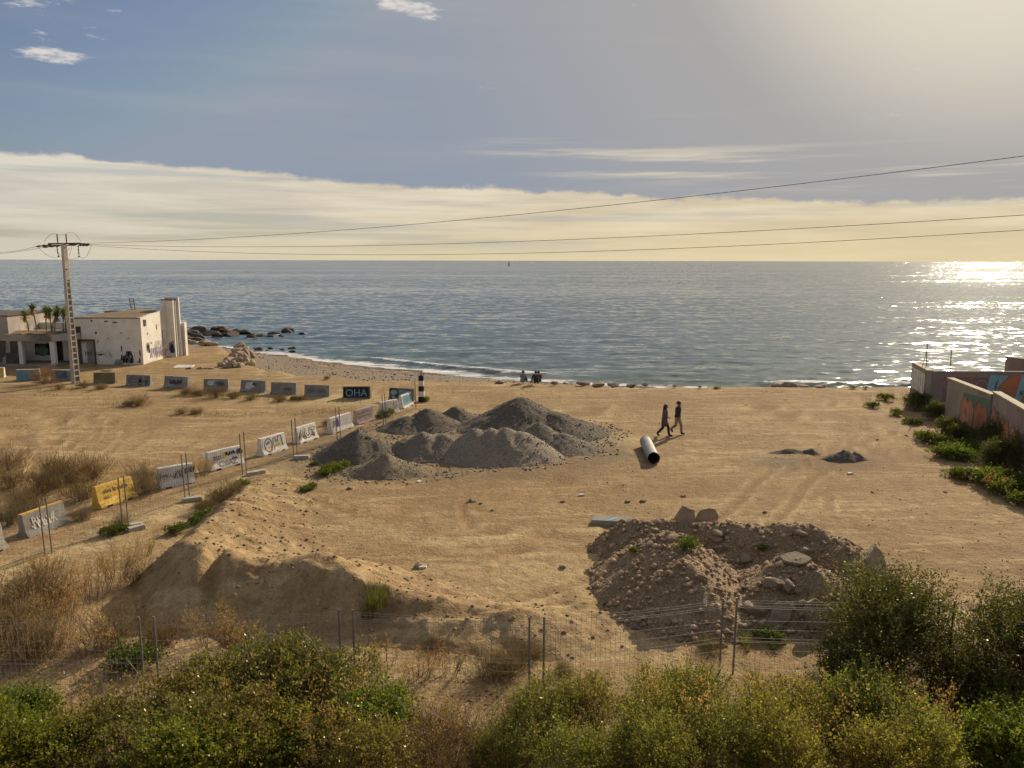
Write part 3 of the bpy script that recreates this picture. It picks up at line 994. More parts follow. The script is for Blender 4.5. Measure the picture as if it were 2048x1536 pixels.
M_skin = pmat('skin', (0.33, 0.20, 0.14), (0.29, 0.17, 0.12), 8.0, 0.6)
M_hair = pmat('dark_brown_hair', (0.035, 0.022, 0.015), (0.05, 0.03, 0.02), 20.0, 0.55)
M_coat = pmat('dark_violet_cloth', (0.105, 0.072, 0.092), (0.14, 0.098, 0.12), 6.0, 0.9)
M_jack = pmat('black_cloth', (0.034, 0.034, 0.030), (0.052, 0.050, 0.045), 6.0, 0.9)
M_beige = pmat('beige_cloth', (0.40, 0.30, 0.19), (0.34, 0.25, 0.16), 6.0, 0.9)
M_greycloth = pmat('grey_cloth', (0.20, 0.20, 0.20), (0.26, 0.26, 0.25), 6.0, 0.9)
M_redcloth = pmat('dark_red_cloth', (0.17, 0.035, 0.03), (0.13, 0.03, 0.026), 6.0, 0.9)
M_boot = pmat('dark_leather', (0.03, 0.02, 0.018), (0.045, 0.03, 0.025), 6.0, 0.6)
M_sail = pmat('dark_sailcloth', (0.10, 0.10, 0.11), (0.13, 0.13, 0.135), 2.0, 0.9)
M_sailw = pmat('white_sailcloth', (0.75, 0.73, 0.70), None, rough=0.9)
M_hull = pmat('dark_hull', (0.05, 0.05, 0.06), (0.07, 0.07, 0.08), 2.0, 0.5)
M_pipe = pmat('grey_pipe_coating', (0.34, 0.325, 0.29), (0.27, 0.255, 0.225), 2.2, 0.6, 0.2, 18, c=(0.20, 0.175, 0.14), cth=(0.62, 0.70), cscale=2.6)
M_wood = pmat('grey_weathered_wood', (0.22, 0.18, 0.13), (0.16, 0.13, 0.095), 5.0, 0.9)
M_twig = pmat('dry_twig', (0.26, 0.18, 0.105), (0.18, 0.12, 0.07), 9.0, 0.9, isl=0.3)
M_palebranch = pmat('bleached_branch', (0.44, 0.36, 0.26), (0.34, 0.27, 0.19), 9.0, 0.9)


# ------------------------------------------------------------------ flat art helpers (spray paint)
_font_cache = {}


def text2d(s, size=1.0, offset=0.0, shear=0.0):
    """Outline of some lettering as flat triangles -> (verts Nx2 centred on x, faces)."""
    key = (s, size, offset, shear)
    if key in _font_cache:
        return _font_cache[key]
    cu = D.curves.new('lettering', 'FONT')
    cu.body = s; cu.size = size; cu.offset = offset; cu.shear = shear
    cu.align_x = 'CENTER'; cu.resolution_u = 3
    ob = D.objects.new('lettering', cu)
    COL.objects.link(ob)
    dg = bpy.context.evaluated_depsgraph_get()
    me = D.meshes.new_from_object(ob.evaluated_get(dg))
    V = [(v.co.x, v.co.y) for v in me.vertices]; F = [tuple(p.vertices) for p in me.polygons]
    D.objects.remove(ob); D.curves.remove(cu); D.meshes.remove(me)
    _font_cache[key] = (V, F)
    return V, F


def ribbon2d(pts, w):
    V = []; F = []
    for i, p in enumerate(pts):
        a = pts[max(i - 1, 0)]; b = pts[min(i + 1, len(pts) - 1)]
        t = (b[0] - a[0], b[1] - a[1]); L = math.hypot(*t) or 1
        n = (-t[1] / L * w / 2, t[0] / L * w / 2)
        V += [(p[0] + n[0], p[1] + n[1]), (p[0] - n[0], p[1] - n[1])]
        if i:
            F.append((2 * i - 2, 2 * i - 1, 2 * i + 1, 2 * i))
    return V, F


def oval2d(cx, cy, rx, ry, n=18):
    V = [(cx + rx * math.cos(k * 2 * math.pi / n), cy + ry * math.sin(k * 2 * math.pi / n)) for k in range(n)]
    return V, [tuple(range(n))]


def poly2d(*pts):
    return list(pts), [tuple(range(len(pts)))]


def scrib2d(cx, cy, w, h, n, wd, rnd):
    """Quick illegible handwriting."""
    V = []; F = []
    for k in range(n):
        x0 = cx - w / 2 + w * (k + 0.2) / n
        pts = []
        a = rnd.uniform(0, 6)
        for i in range(7):
            pts.append((x0 + w / n * 0.8 * (i / 6) + 0.3 * w / n * math.sin(a + i * 2.1), cy + h * 0.5 * math.sin(a * 1.7 + i * rnd.uniform(1.2, 2.2))))
        v, f = ribbon2d(pts, wd)
        o = len(V); V += v; F += [tuple(q + o for q in ff) for ff in f]
    return V, F


def shift2d(art, dx, dy, sx=1.0, sy=1.0):
    V, F = art
    return [(x * sx + dx, y * sy + dy) for x, y in V], F


def art(parent, pieces, mapper, mat, name='graffiti', lift=0.005):
    V = []; F = []
    for pv, pf in pieces:
        o = len(V)
        V += [mapper(x, y, lift) for x, y in pv]
        F += [tuple(i + o for i in f) for f in pf]
    me = D.meshes.new(name)
    me.from_pydata(V, [], F); me.update()
    me.materials.append(mat)
    return link(name, me, parent)


# ------------------------------------------------------------------ rocks
def rock_mesh(name, mat, seed, sub=2, flat=0.75, rough=0.30, cuts=7):
    rnd = random.Random(seed)
    bm = bmesh.new()
    bmesh.ops.create_icosphere(bm, subdivisions=sub, radius=1.0)
    planes = [(Vector((rnd.gauss(0, 1), rnd.gauss(0, 1), rnd.gauss(0, 1))).normalized(), rnd.uniform(0.55, 0.9)) for _ in range(cuts)]
    P = np.array([v.co[:] for v in bm.verts])
    nz = fbm(P[:, 0] * 1.5 + P[:, 2] * 0.9, P[:, 1] * 1.5 + P[:, 2] * 0.7, 3, seed)
    nz2 = fbm(P[:, 0] * 4 + P[:, 2] * 3, P[:, 1] * 4 - P[:, 2] * 3, 2, seed + 3)
    for i, v in enumerate(bm.verts):
        p = v.co * (1 + rough * nz[i] + 0.10 * nz2[i])
        for n, d in planes:
            e = p.dot(n) - d
            if e > 0:
                p = p - n * e * 0.92
        v.co = (p.x, p.y, p.z * flat)
    me = D.meshes.new(name)
    bm.to_mesh(me); bm.free()
    me.materials.append(mat)
    return me


ROCKS_D = [rock_mesh('boulder', M_rockdark, 300 + i, 3) for i in range(4)]
ROCKS_P = [rock_mesh('boulder', M_rockpale, 320 + i, 3, 0.8, 0.4, 9) for i in range(4)]
ROCKS_S = [rock_mesh('stone', M_stone, 340 + i, 2, 0.7) for i in range(4)]
ORD = ['leftmost', 'second', 'third', 'fourth', 'fifth', 'sixth', 'seventh', 'eighth', 'ninth', 'tenth', 'eleventh', 'twelfth', 'thirteenth', 'fourteenth', 'fifteenth', 'sixteenth', 'seventeenth', 'eighteenth', 'nineteenth', 'twentieth']


def ordinal_labels(objs, first, nth):
    """Number a row of look-alikes from the left as the picture shows them."""
    objs = sorted(objs, key=lambda o: to_px(o.location)[0])
    for i, o in enumerate(objs):
        o['label'] = first if i == 0 else nth % ORD[i] if i < len(objs) - 1 or len(objs) > 20 else nth.replace('%s from the left', 'rightmost') % () if '%s from the left' in nth else nth % ORD[i]


rk = random.Random(5)
mass, far, near = [], [], []
for i, ((p, s), (u, v, _)) in enumerate(zip(ROCK_W, SEA_ROCKS)):
    s *= .74
    o = link('boulder', ROCKS_D[i % 4], None, (p.x, p.y, SEA_Z + 0.08 * s), (rk.uniform(-.2, .2), rk.uniform(-.2, .2), rk.uniform(0, 6.2)), (s * rk.uniform(.85, 1.25), s, s * rk.uniform(.45, .7)))
    if u < 500 and v < 690:
        tag(o, None, 'boulder', 'dark boulders of the breakwater'); mass.append(o)
    elif v < 690:
        tag(o, None, 'rock', 'rocks in the water off the breakwater'); far.append(o)
    else:
        tag(o, None, 'rock', 'small rocks awash by the beach'); near.append(o)
ordinal_labels(mass, 'leftmost dark boulder of the breakwater beside the white wall', '%s dark boulder from the left in the breakwater line')
ordinal_labels(far, 'leftmost dark rock in the white water off the breakwater end', '%s dark rock from the left off the breakwater end')
ordinal_labels(near, 'leftmost small rock awash in the shallows by the beach', '%s small rock from the left awash by the beach')

pale = []
for u, v, s, z in [(462, 735, 1.0, 0), (478, 737, .9, -.1), (496, 738, 1.15, -.25), (488, 728, 1.2, -.1), (474, 727, 1.0, 0), (458, 725, .85, 0), (500, 729, 1.0, -.35), (466, 716, .9, 0), (482, 717, 1.2, -.2), (494, 714, 1.15, -.4), (475, 707, 1.1, -.1), (488, 704, 1.2, -.4), (479, 697, 1.0, -.2), (444, 734, .6, 0), (450, 728, .55, 0)]:
    p = at(u, v, z)
    s *= .72
    i = len(pale)
    o = link('boulder', ROCKS_P[i % 4], None, (p.x, p.y, z + .2 * s), (rk.uniform(-.5, .5), rk.uniform(-.5, .5), rk.uniform(0, 6.2)), (s * rk.uniform(.7, 1.0), s * .85, s * rk.uniform(.62, .88)))
    pale.append(tag(o, None, 'boulder', 'pale boulders at the corner of the beach'))
ordinal_labels(pale, 'leftmost pale boulder of the pile at the beach corner', '%s pale boulder from the left in the beach corner pile')
edge = []
for u, v, s in [(372, 684, .5), (385, 686, .4), (410, 688, .7), (418, 689, .6), (428, 690, .5), (378, 738, .22), (400, 738, .3), (425, 738, .28), (412, 738, .2)]:
    p = at(u, v, 0)
    o = link('boulder', ROCKS_P[len(edge) % 4], None, (p.x, p.y, .1 * s), (0, 0, rk.uniform(0, 6)), (s * 1.2, s, s * .7))
    edge.append(tag(o, None, 'stone', 'pale stones scattered beside the white building'))
ordinal_labels(edge, 'leftmost pale stone on the ground right of the white building', '%s pale stone from the left beside the white building')
crest = []
for u, v, s in [(1000, 766, .35), (1110, 767, .4), (1165, 768, .55), (1195, 771, .6), (1225, 771, .5), (1262, 773, .4), (1560, 772, .7), (1580, 772, .8), (1610, 775, .45), (1640, 776, .5)]:
    p = at(u, v, 0)
    o = link('stone', ROCKS_S[len(crest) % 4], None, (p.x, p.y, .06), (0, 0, rk.uniform(0, 6)), (s * 1.1, s * .8, s * .55))
    crest.append(tag(o, None, 'stone', 'stones along the edge above the beach'))
ordinal_labels(crest, 'leftmost stone on the edge of the lot above the surf', '%s stone from the left on the lot edge above the surf')
slab = MB().box(-.75, .75, -.5, .5, 0, .12).build('concrete_slab', M_white, None, bevel=.02, loc=at(368, 735, 0), rot=(.12, 0, .1))
tag(slab, 'pale flat slab lying on the ground right of the white building', 'slab')


# ------------------------------------------------------------------ power pole and wires
def power_pole():
    b = on(152, 766)
    t = empty('power_pole', b, R(72))
    H = 10.15
    tag(t, 'pale concrete ladder style power pole with crossarm at the left', 'power pole')
    w = lambda z: 0.27 - 0.011 * z     # half width of the pierced face
    d = lambda z: 0.165 - 0.006 * z
    zs = 7.55
    m = MB()
    for s in (-1, 1):
        rr = []
        for z in (-.2, zs):
            x0, x1 = s * w(z), s * (w(z) - .07)
            rr.append([(x0, -d(z), z), (x1, -d(z), z), (x1, d(z), z), (x0, d(z), z)])
        m.loft(rr)
    rr = [[(-w(z), -d(z), z), (w(z), -d(z), z), (w(z), d(z), z), (-w(z), d(z), z)] for z in (zs, H)]
    m.loft(rr)
    m.build('shaft', M_conc2, t, bevel=.0)
    web = MB()
    rr = [[(-w(z) + .06, -.03, z), (w(z) - .06, -.03, z), (w(z) - .06, .03, z), (-w(z) + .06, .03, z)] for z in (-.1, zs)]
    web.loft(rr).build('web', M_conc, t)
    z = .05
    while z < zs - .1:
        MB().box(-w(z) + .055, w(z) - .055, -d(z) + .012, d(z) - .012, z, z + .10).build('rung', M_conc2, t)
        z += .43
    # crossarm across the line, in the pole's own axes
    ra = R(-72)
    ca, sa = math.cos(ra), math.sin(ra)

    def loc(x, y, z):
        return Vector((x * ca - y * sa, x * sa + y * ca, z))

    def bar(p, q, r, n=6):
        return MB().tube([loc(*p), loc(*q)], r, n)
    bar((-1.05, -.1, H - .02), (1.15, .1, H + .02), .07, 4).build('crossarm', M_rust, t)
    bar((-.95, .25, H - .12), (.75, .2, H - .12), .05, 4).build('crossarm', M_rust, t)
    # strain insulators along the wires
    for (x0, z0, x1, z1) in [(-.8, H - .08, -1.95, H - .22), (-.3, H - .14, -1.6, H - .26), (.4, H - .1, 1.1, H - .02), (1.1, H - .02, 1.95, H - .06), (1.0, H - .12, 1.7, H - .12)]:
        n = 7
        pts = [loc(x0 + (x1 - x0) * i / (n - 1), .12 if z0 < H - .1 else -.1, z0 + (z1 - z0) * i / (n - 1)) for i in range(n)]
        MB().tube(pts, [.03, .075, .035, .08, .035, .075, .03], 8).build('insulator', M_porc, t, True)
    for x, y in ((-.42, 0), (.22, 0)):     # pins on top
        n = 8
        MB().tube([loc(x, y, H + .05 + .62 * i / (n - 1)) for i in range(n)], [.035, .035, .05, .035, .05, .035, .05, .03], 8).build('insulator', M_porc, t, True)
    for x in (-.55, 1.0):                  # hanging strings
        n = 9
        MB().tube([loc(x + .04 * (x < 0) * i / 4, .05, H - .12 - .85 * i / (n - 1)) for i in range(n)], [.02, .045, .02, .045, .02, .045, .02, .03, .085], 8).build('insulator', M_porc, t, True)
    # jumper loops
    def arc(p0, p1, dz, k=14):
        return [loc(*(p0[j] + (p1[j] - p0[j]) * i / k + (dz * math.sin(math.pi * i / k) if j == 2 else 0) for j in range(3))) for i in range(k + 1)]
    for p0, p1, dz in [((-1.95, .1, H - .22), (-.5, .05, H - .95), -.28), ((-.5, .05, H - .95), (.35, .05, H - .3), -.18), ((1.0, .05, H - .95), (2.0, .0, H - .1), -.42), ((-.7, .05, H - .5), (1.0, .05, H - .95), -.35),
                       ((-1.35, -.1, H + .1), (-.42, 0, H + .67), .22), ((-.42, 0, H + .67), (.22, 0, H + .67), -.05), ((.22, 0, H + .67), (1.35, -.05, H + .08), .38), ((.5, .1, H - .2), (.25, .1, H - .9), -.05)]:
        MB().tube(arc(p0, p1, dz), .011, 4).build('jumper', M_wire, t)
    bar((.1, -.25, 8.3), (.25, -.25, 8.32), .035).build('bolt', M_dark, t)
    bar((-.02, -.25, 8.15), (.06, -.25, 8.16), .035).build('bolt', M_dark, t)
    return b, H


M_conc2 = pmat('light_pole_concrete', (0.50, 0.45, 0.37), (0.42, 0.37, 0.30), 2.0, 0.9, 0.3, 20, c=(0.30, 0.24, 0.18), cth=(0.64, 0.7))
PB, PH = power_pole()


def wire(label, P0, mid, P1, sagdir=True, ext=1.6):
    """Wire from the pole through the point P1 (seen at frame edge), sag fitted to the pixel mid."""
    P0, P1 = Vector(P0), Vector(P1)
    best = None
    for s in np.linspace(-0.5, 6, 131):
        e = 9e9
        for t in np.linspace(0, 1, 41):
            p = P0.lerp(P1, t); p.z -= 4 * s * t * (1 - t)
            u, v = to_px(p)
            if abs(u - mid[0]) < 40:
                e = min(e, math.hypot((u - mid[0]) * .15, v - mid[1]))
        if best is None or e < best[0]:
            best = (e, s)
    s = best[1]
    pts = []
    for i in range(49):
        t = i / 48 * ext
        p = P0.lerp(P1, t); p.z -= 4 * s * t * (1 - t)
        pts.append(p)
    o = MB().tube([q - P0 for q in pts], .013, 4).build('power_line', M_wire, None, loc=P0)
    tag(o, label, 'power line', 'overhead wires from the concrete pole')


def pl(x, y, z):
    return (PB.x + x, PB.y + y, PB.z + z)


wire('topmost overhead wire, climbing to the right edge of the picture', pl(1.2, -.1, PH + .02), (1024, 429), atY(2048, 312, 27.0), ext=1.5)
wire('middle overhead wire crossing the low cloud above the sea', pl(1.95, 0, PH - .06), (1024, 483), atY(2048, 430, 29.0), ext=1.5)
wire('lowest overhead wire, closest to the sea horizon', pl(1.7, .12, PH - .12), (1024, 508), atY(2048, 460, 30.0), ext=1.5)
wire('upper overhead wire leaving the concrete pole to the left', pl(-1.95, -.1, PH - .22), (30, 502), atY(-40, 503.5, 62), ext=3)
wire('lower overhead wire leaving the concrete pole to the left', pl(-1.6, .12, PH - .26), (30, 504), atY(-40, 507.5, 60), ext=3)


# ------------------------------------------------------------------ white building
def building():
    t = empty('seaside_building', (-35.0, 67.0, 0))
    tag(t, 'derelict white building with peeling plaster and flat brown roof', 'building')
    O = Vector((-35.0, 67.0, 0))

    def L(b, name, mat, parent=t, **kw):
        return b.build(name, mat, parent, loc=-O if parent is t else None, **kw)
    x0, x1, y0, y1 = -38.4, -32.0, 66.3, 72.4
    # front wall with doorway and broken opening
    m = MB()
    m.box(x0, -37.55, y0, y0 + .3, 0, 2.35).box(x0, -37.85, y0, y0 + .3, 2.35, 3.3).box(x0, -37.2, y0, y0 + .3, 3.3, 3.98)
    m.box(-37.2, -36.05, y0, y0 + .3, 2.2, 3.99).box(-37.55, -37.2, y0, y0 + .3, 2.2, 2.35)
    m.box(-36.05, -34.2, y0, y0 + .3, 0, 4.0).box(-34.2, x1 - .3, y0, y0 + .3, 0, 4.06)
    L(m, 'wall', M_plaster)
    L(MB().box(-37.9, -37.2, y0 + .22, y0 + .4, 2.3, 3.35), 'boarded_opening', M_brick)
    for k in range(4):
        L(MB().box(-37.84, -37.21, y0 + .12, y0 + .2, 2.45 + k * .22, 2.57 + k * .22), 'slat', M_brick)
    d = L(MB().box(-37.4, -36.2, y0 + .1, y0 + .18, 0, 2.05), 'door', M_greybar, bevel=.01)
    L(MB().box(-37.55, -37.4, y0 - .04, y0 + .15, 0, 2.2).box(-36.2, -36.05, y0 - .04, y0 + .15, 0, 2.2).box(-37.4, -36.2, y0 - .04, y0 + .15, 2.05, 2.2), 'door_frame', M_brick)
    mp = lambda x, z, l: (x - O.x, y0 + .1 - l - O.y, z)
    art(t, [shift2d(text2d('MS', .55), -36.75, .75)], mp, M_black, 'graffiti')
    art(t, [poly2d((-37.3, .15), (-36.9, .15), (-36.9, 1.9), (-37.3, 1.9))], mp, M_white, 'poster', .003)
    # chips and bare patches on the front
    mf = lambda x, z, l: (x - O.x, y0 - l - O.y, z)
    rr = random.Random(31)

    def blot(cx, cz, rx, rz, n=11):
        return [(cx + rx * math.cos(k * 6.283 / n) * rr.uniform(.5, 1.2), cz + rz * math.sin(k * 6.283 / n) * rr.uniform(.5, 1.2)) for k in range(n)], [tuple(range(n))]
    chips = [blot(*c) for c in [(-35.9, 2.75, .12, .16), (-34.9, 2.3, .1, .05), (-33.8, 1.35, .09, .28), (-35.0, 3.75, .25, .07), (-34.2, 3.65, .3, .08), (-36.2, 3.8, .1, .12), (-33.2, .95, .12, .08), (-35.7, .85, .4, .1), (-32.25, 1.0, .08, .35), (-32.3, .3, .1, .3)]]
    for c_ in chips:
        art(t, [c_], mf, M_brick, 'bare_patch', .004)
    art(t, [scrib2d(-33.4, .5, 1.1, .8, 9, .05, rr), scrib2d(-33.2, .95, .5, .5, 5, .05, rr)], mf, M_black, 'graffiti', .006)
    art(t, [scrib2d(-35.5, .9, 1.6, .5, 6, .03, rr)], mf, M_greyink, 'graffiti', .006)
    # side wall facing the lot; its top climbs towards the sea
    prof = [(y0, 4.08), (67.0, 4.12), (68.2, 4.22), (69.6, 4.3), (70.4, 4.55), (71.2, 5.2)]
    m = MB()
    for (ya, za), (yb, zb) in zip(prof[:-1], prof[1:]):
        if ya == 67.0:
            ya = 67.35
        if ya < 66.5:      # piece that carries the little window
            m.box(x1 - .3, x1, ya, 66.75, 0, 4.08).box(x1 - .3, x1, 66.75, 67.35, 0, 3.25).box(x1 - .3, x1, 66.75, 67.35, 3.85, 4.1)
            continue
        m.hexa([(x1 - .3, ya, 0), (x1, ya, 0), (x1, yb, 0), (x1 - .3, yb, 0), (x1 - .3, ya, za), (x1, ya, za), (x1, yb, zb), (x1 - .3, yb, zb)])
    L(m, 'wall', M_plaster)
    L(MB().box(x1 - .28, x1 - .2, 66.75, 67.35, 3.25, 3.85), 'window', M_dark)
    ms = lambda y, z, l: (x1 + l - O.x, y - O.y, z)
    art(t, [scrib2d(68.8, .8, 2.6, .9, 10, .05, rr)], ms, M_violet, 'graffiti')
    art(t, [scrib2d(69.8, .6, 2.4, .7, 8, .06, rr)], ms, M_mauve, 'graffiti', .007)
    art(t, [scrib2d(69.6, 1.4, 2.4, .8, 7, .04, rr)], ms, M_greyink, 'graffiti', .009)
    art(t, [scrib2d(67.3, 1.4, .6, 1.0, 3, .07, rr)], ms, M_black, 'graffiti', .006)
    for c_ in [blot(67.4, 2.6, .2, .1), blot(69.2, 3.0, .15, .3), blot(70.3, 2.2, .1, .6), blot(68.0, 1.7, .15, .1)]:
        art(t, [c_], ms, M_brick, 'bare_patch', .004)
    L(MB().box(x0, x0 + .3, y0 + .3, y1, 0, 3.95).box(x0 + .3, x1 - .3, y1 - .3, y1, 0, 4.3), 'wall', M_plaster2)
    # roof: a humped screed
    X, Y = np.meshgrid(np.linspace(x0 + .05, x1 - .32, 24), np.linspace(y0 + .05, y1 - .05, 24))
    Z = 4.0 + .42 * sst(Y, y0, y0 + 4.5) * sst(X, x0 - 1.0, x0 + 3.5) + .05 * fbm(X * 1.5, Y * 1.5, 3, 5)
    ro = link('roof', grid_mesh('roof', X, Y, Z, M_roofing), t, -O)
    L(MB().box(x0 + .02, x1 - .05, y0 - .03, y0 + .28, 4.0, 4.07), 'coping', M_brick)
    # fins by the sea end
    L(MB().box(x1 - .1, -31.28, 71.2, 71.5, 0, 5.30), 'buttress', M_plaster)
    L(MB().box(x1 - .1, -31.20, 71.5, 71.85, 0, 5.26), 'buttress', M_white)
    L(MB().box(x1 - .3, -31.02, 71.85, 72.05, 0, 5.58), 'buttress', M_plaster)
    L(MB().box(x1 - .3, -30.78, 72.25, 72.75, 0, 3.2), 'low_wall', M_plaster)
    L(MB().box(x1 - .35, -31.26, 71.15, 71.86, 5.30, 5.40), 'coping', M_brick)
    mb = lambda x, z, l: (x - O.x, 71.2 - l - O.y, z)
    art(t, [scrib2d(-31.65, 1.0, .5, 1.2, 4, .07, rr)], mb, M_blue, 'graffiti')
    # low wing with canopy on the left
    yb = 67.3
    L(MB().box(-43.0, x0, yb, yb + .3, 0, 2.9), 'wall', M_plaster)
    L(MB().box(-43.0, x0, 70.0, 70.3, 0, 3.36), 'parapet', M_white)
    L(MB().box(-43.0, x0, yb + .3, 70.0, 2.6, 2.75), 'roof', M_roofing)
    can = MB()
    can.hexa([(-42.6, 64.5, 2.22), (-38.0, 64.5, 2.22), (-37.2, 66.2, 2.22), (-42.6, 66.2, 2.22), (-42.6, 64.5, 2.76), (-38.0, 64.5, 2.76), (-37.2, 66.2, 2.78), (-42.6, 66.2, 2.76)])
    can.box(-42.6, -38.45, 66.2, yb, 2.22, 2.74)
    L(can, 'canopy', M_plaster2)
    soil = grid_mesh('planter_soil', *(lambda X, Y: (X, Y, 2.80 + .18 * np.exp(-((Y - 65.7) / .6) ** 2) + .08 * fbm(X * 2, Y * 2, 3, 4)))(*np.meshgrid(np.linspace(-42.4, -38.5, 30), np.linspace(64.62, 66.9, 16))), M_dirt)
    link('planter_soil', soil, t, -O)
    for x in (-41.6, -38.9):
        w = .16 if x < -40 else .2
        L(MB().box(x - w, x + w, 64.75, 65.1, 0, 2.22), 'column', M_plaster)
    L(MB().box(-42.9, -38.6, 64.6, yb, 0, .22), 'step', M_conc)
    L(MB().box(-40.35, -39.5, yb - .05, yb + .02, .2, 2.1), 'doorway', M_dark)
    L(MB().box(-41.9, -40.6, yb - .04, yb + .02, .7, 1.7), 'window', M_dark)
    ma = lambda x, z, l: (x - O.x, yb - .05 - l - O.y, z)
    art(t, [oval2d(-41.3, 1.1, .55, .5)], ma, M_green_s, 'graffiti')
    art(t, [scrib2d(-41.2, 1.5, 1.0, .5, 5, .06, rr)], ma, M_black, 'graffiti', .008)
    # taller block at the far left
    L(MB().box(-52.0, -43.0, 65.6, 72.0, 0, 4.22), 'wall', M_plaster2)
    L(MB().box(-52.1, -42.9, 65.5, 72.1, 4.22, 4.3), 'coping', M_brick)
    ml = lambda x, z, l: (x - O.x, 65.6 - l - O.y, z)
    for c_ in [blot(-43.9, 1.6, .8, .9), blot(-44.6, .6, 1.0, .5)]:
        art(t, [c_], ml, M_brick, 'bare_patch', .004)
    L(MB().box(-43.2, -41.9, 65.2, 65.58, 0, 1.1), 'low_wall', M_brick)


building()
# ladder standing on the roof
lad = empty('ladder', (-35.1, 71.6, 4.42), R(0))
tag(lad, 'grey ladder sticking up above the roof of the white building', 'ladder')
for s in (-1, 1):
    MB().tube([(s * .18, 0, -.2), (s * .18 - .25, .2, 1.05)], .05, 4).build('rail', M_wood, lad)
for k in range(5):
    f = .15 + k * .2
    MB().tube([(-.18 - .25 * f, .2 * f, -.2 + 1.25 * f), (.18 - .25 * f, .2 * f, -.2 + 1.25 * f)], .032, 4).build('rung', M_wood, lad)

# low whitewashed posts by the building door
for u, v, s, lab in [(206, 727, .5, 'small pale concrete stump against the wall near the building door'), (238, 729, .45, 'small pale concrete stump against the shaded building wall')]:
    p = at(u, v)
    tag(MB().loft([[(-.35, -.2, 0), (.35, -.2, 0), (.35, .2, 0), (-.35, .2, 0)], [(-.22, -.13, s), (.22, -.13, s), (.22, .13, s), (-.22, .13, s)]]).build('concrete_stump', M_conc, None, bevel=.03, loc=p), lab, 'concrete stump')


# ------------------------------------------------------------------ jersey barriers
PROF = [(.27, 0), (.27, .07), (.155, .27), (.09, .80), (.07, .83)]


def hw(z):
    return float(np.interp(z, [p[1] for p in PROF], [p[0] for p in PROF]))


def barrier_mesh(mat, L, seed, hs=1.0):
    rnd = random.Random(seed)
    rings = []
    n = 9
    for i in range(n):
        x = -L / 2 + L * i / (n - 1)
        j = lambda: rnd.uniform(-.008, .008)
        sec = [(x, -w + j(), z * hs + j() * .6) for w, z in PROF] + [(x, w + j(), z * hs + j() * .6) for w, z in PROF[::-1]]
        if i in (0, n - 1):
            k = .015 if i == 0 else -.015
            sec = [(a + k * (c / .8), b * .97, c * .99) for a, b, c in sec]
        rings.append(sec)
    m = MB().loft(rings)
    return m.mesh('jersey_barrier', mat, bevel=0)


def barrier(uL, vL, uR, vR, mat, label, decor=None, seed=0, hs=1.0, sink=0.0, roll=0.0, cap=None):
    a, b = on(uL, vL), on(uR, vR)
    d = b - a
    L = max(1.35, min(2.3, math.hypot(d.x, d.y)))
    rz = math.atan2(d.y, d.x)
    c = (a + b) / 2
    nrm = Vector((math.sin(rz), -math.cos(rz), 0))    # outward from the seen face
    c = c - nrm * .27
    t = empty('jersey_barrier', (c.x, c.y, GH(c.x, c.y) - sink), rz)
    jr = random.Random(seed * 7 + 1)
    t.rotation_euler = (roll + jr.uniform(-.035, .035), jr.uniform(-.025, .025), rz + jr.uniform(-.05, .05))
    t.location.z -= jr.uniform(0, .06)
    tag(t, label, 'barrier', 'concrete jersey barriers on the lot')
    link('body', barrier_mesh(mat, L, seed, hs), t)
    if cap:
        MB().box(-L / 2 + .01, L / 2 - .01, -.075, .075, .815 * hs, .838 * hs).build('top_paint', cap, t)
    # two lifting slots at the foot
    for s in (-1, 1):
        MB().box(s * L * .28 - .12, s * L * .28 + .12, -.2755, -.25, .0, .06).build('slot', M_dark, t)
    if decor:
        decor(t, L, lambda x, z, l: (x, -hw(z / hs) - l * 1.0 - .002, z))
    return t


def txt(s, size, x, z, mat, dark=None, off=.03, sx=1.0, lift=.006):
    def f(t, L, mp):
        if dark:
            art(t, [shift2d(text2d(s, size, off), x, z, sx)], mp, dark, 'graffiti', lift)
        art(t, [shift2d(text2d(s, size, 0.004), x, z, sx)], mp, mat, 'graffiti', lift + .005)
    return f


def rect(x0, x1, z0, z1, mat, lift=.004):
    def f(t, L, mp):
        n = 4
        pcs = []
        for i in range(n):
            za, zb = z0 + (z1 - z0) * i / n, z0 + (z1 - z0) * (i + 1) / n
            pcs.append(poly2d((x0 * L, za), (x1 * L, za), (x1 * L, zb), (x0 * L, zb)))
        art(t, pcs, mp, mat, 'paint_patch', lift)
    return f


def scr(x, z, w, h, n, wd, mat, seed, lift=.007):
    def f(t, L, mp):
        art(t, [scrib2d(x, z, w, h, n, wd, random.Random(seed))], mp, mat, 'graffiti', lift)
    return f


def blob(x, z, rx, rz, mat, lift=.005):
    def f(t, L, mp):
        art(t, [oval2d(x, z, rx, rz)], mp, mat, 'paint_patch', lift)
    return f


def both(*fs):
    def f(t, L, mp):
        for q in fs:
            q(t, L, mp)
    return f


def specks(mat, n, seed, x0=-.48, x1=.48, z0=.1, z1=.76, s=.03):
    def f(t, L, mp):
        r = random.Random(seed)
        art(t, [oval2d(r.uniform(x0, x1) * L, r.uniform(z0, z1), s * r.uniform(.4, 1.2), s * r.uniform(.4, 1.2), 6) for _ in range(n)], mp, mat, 'paint_specks', .006)
    return f


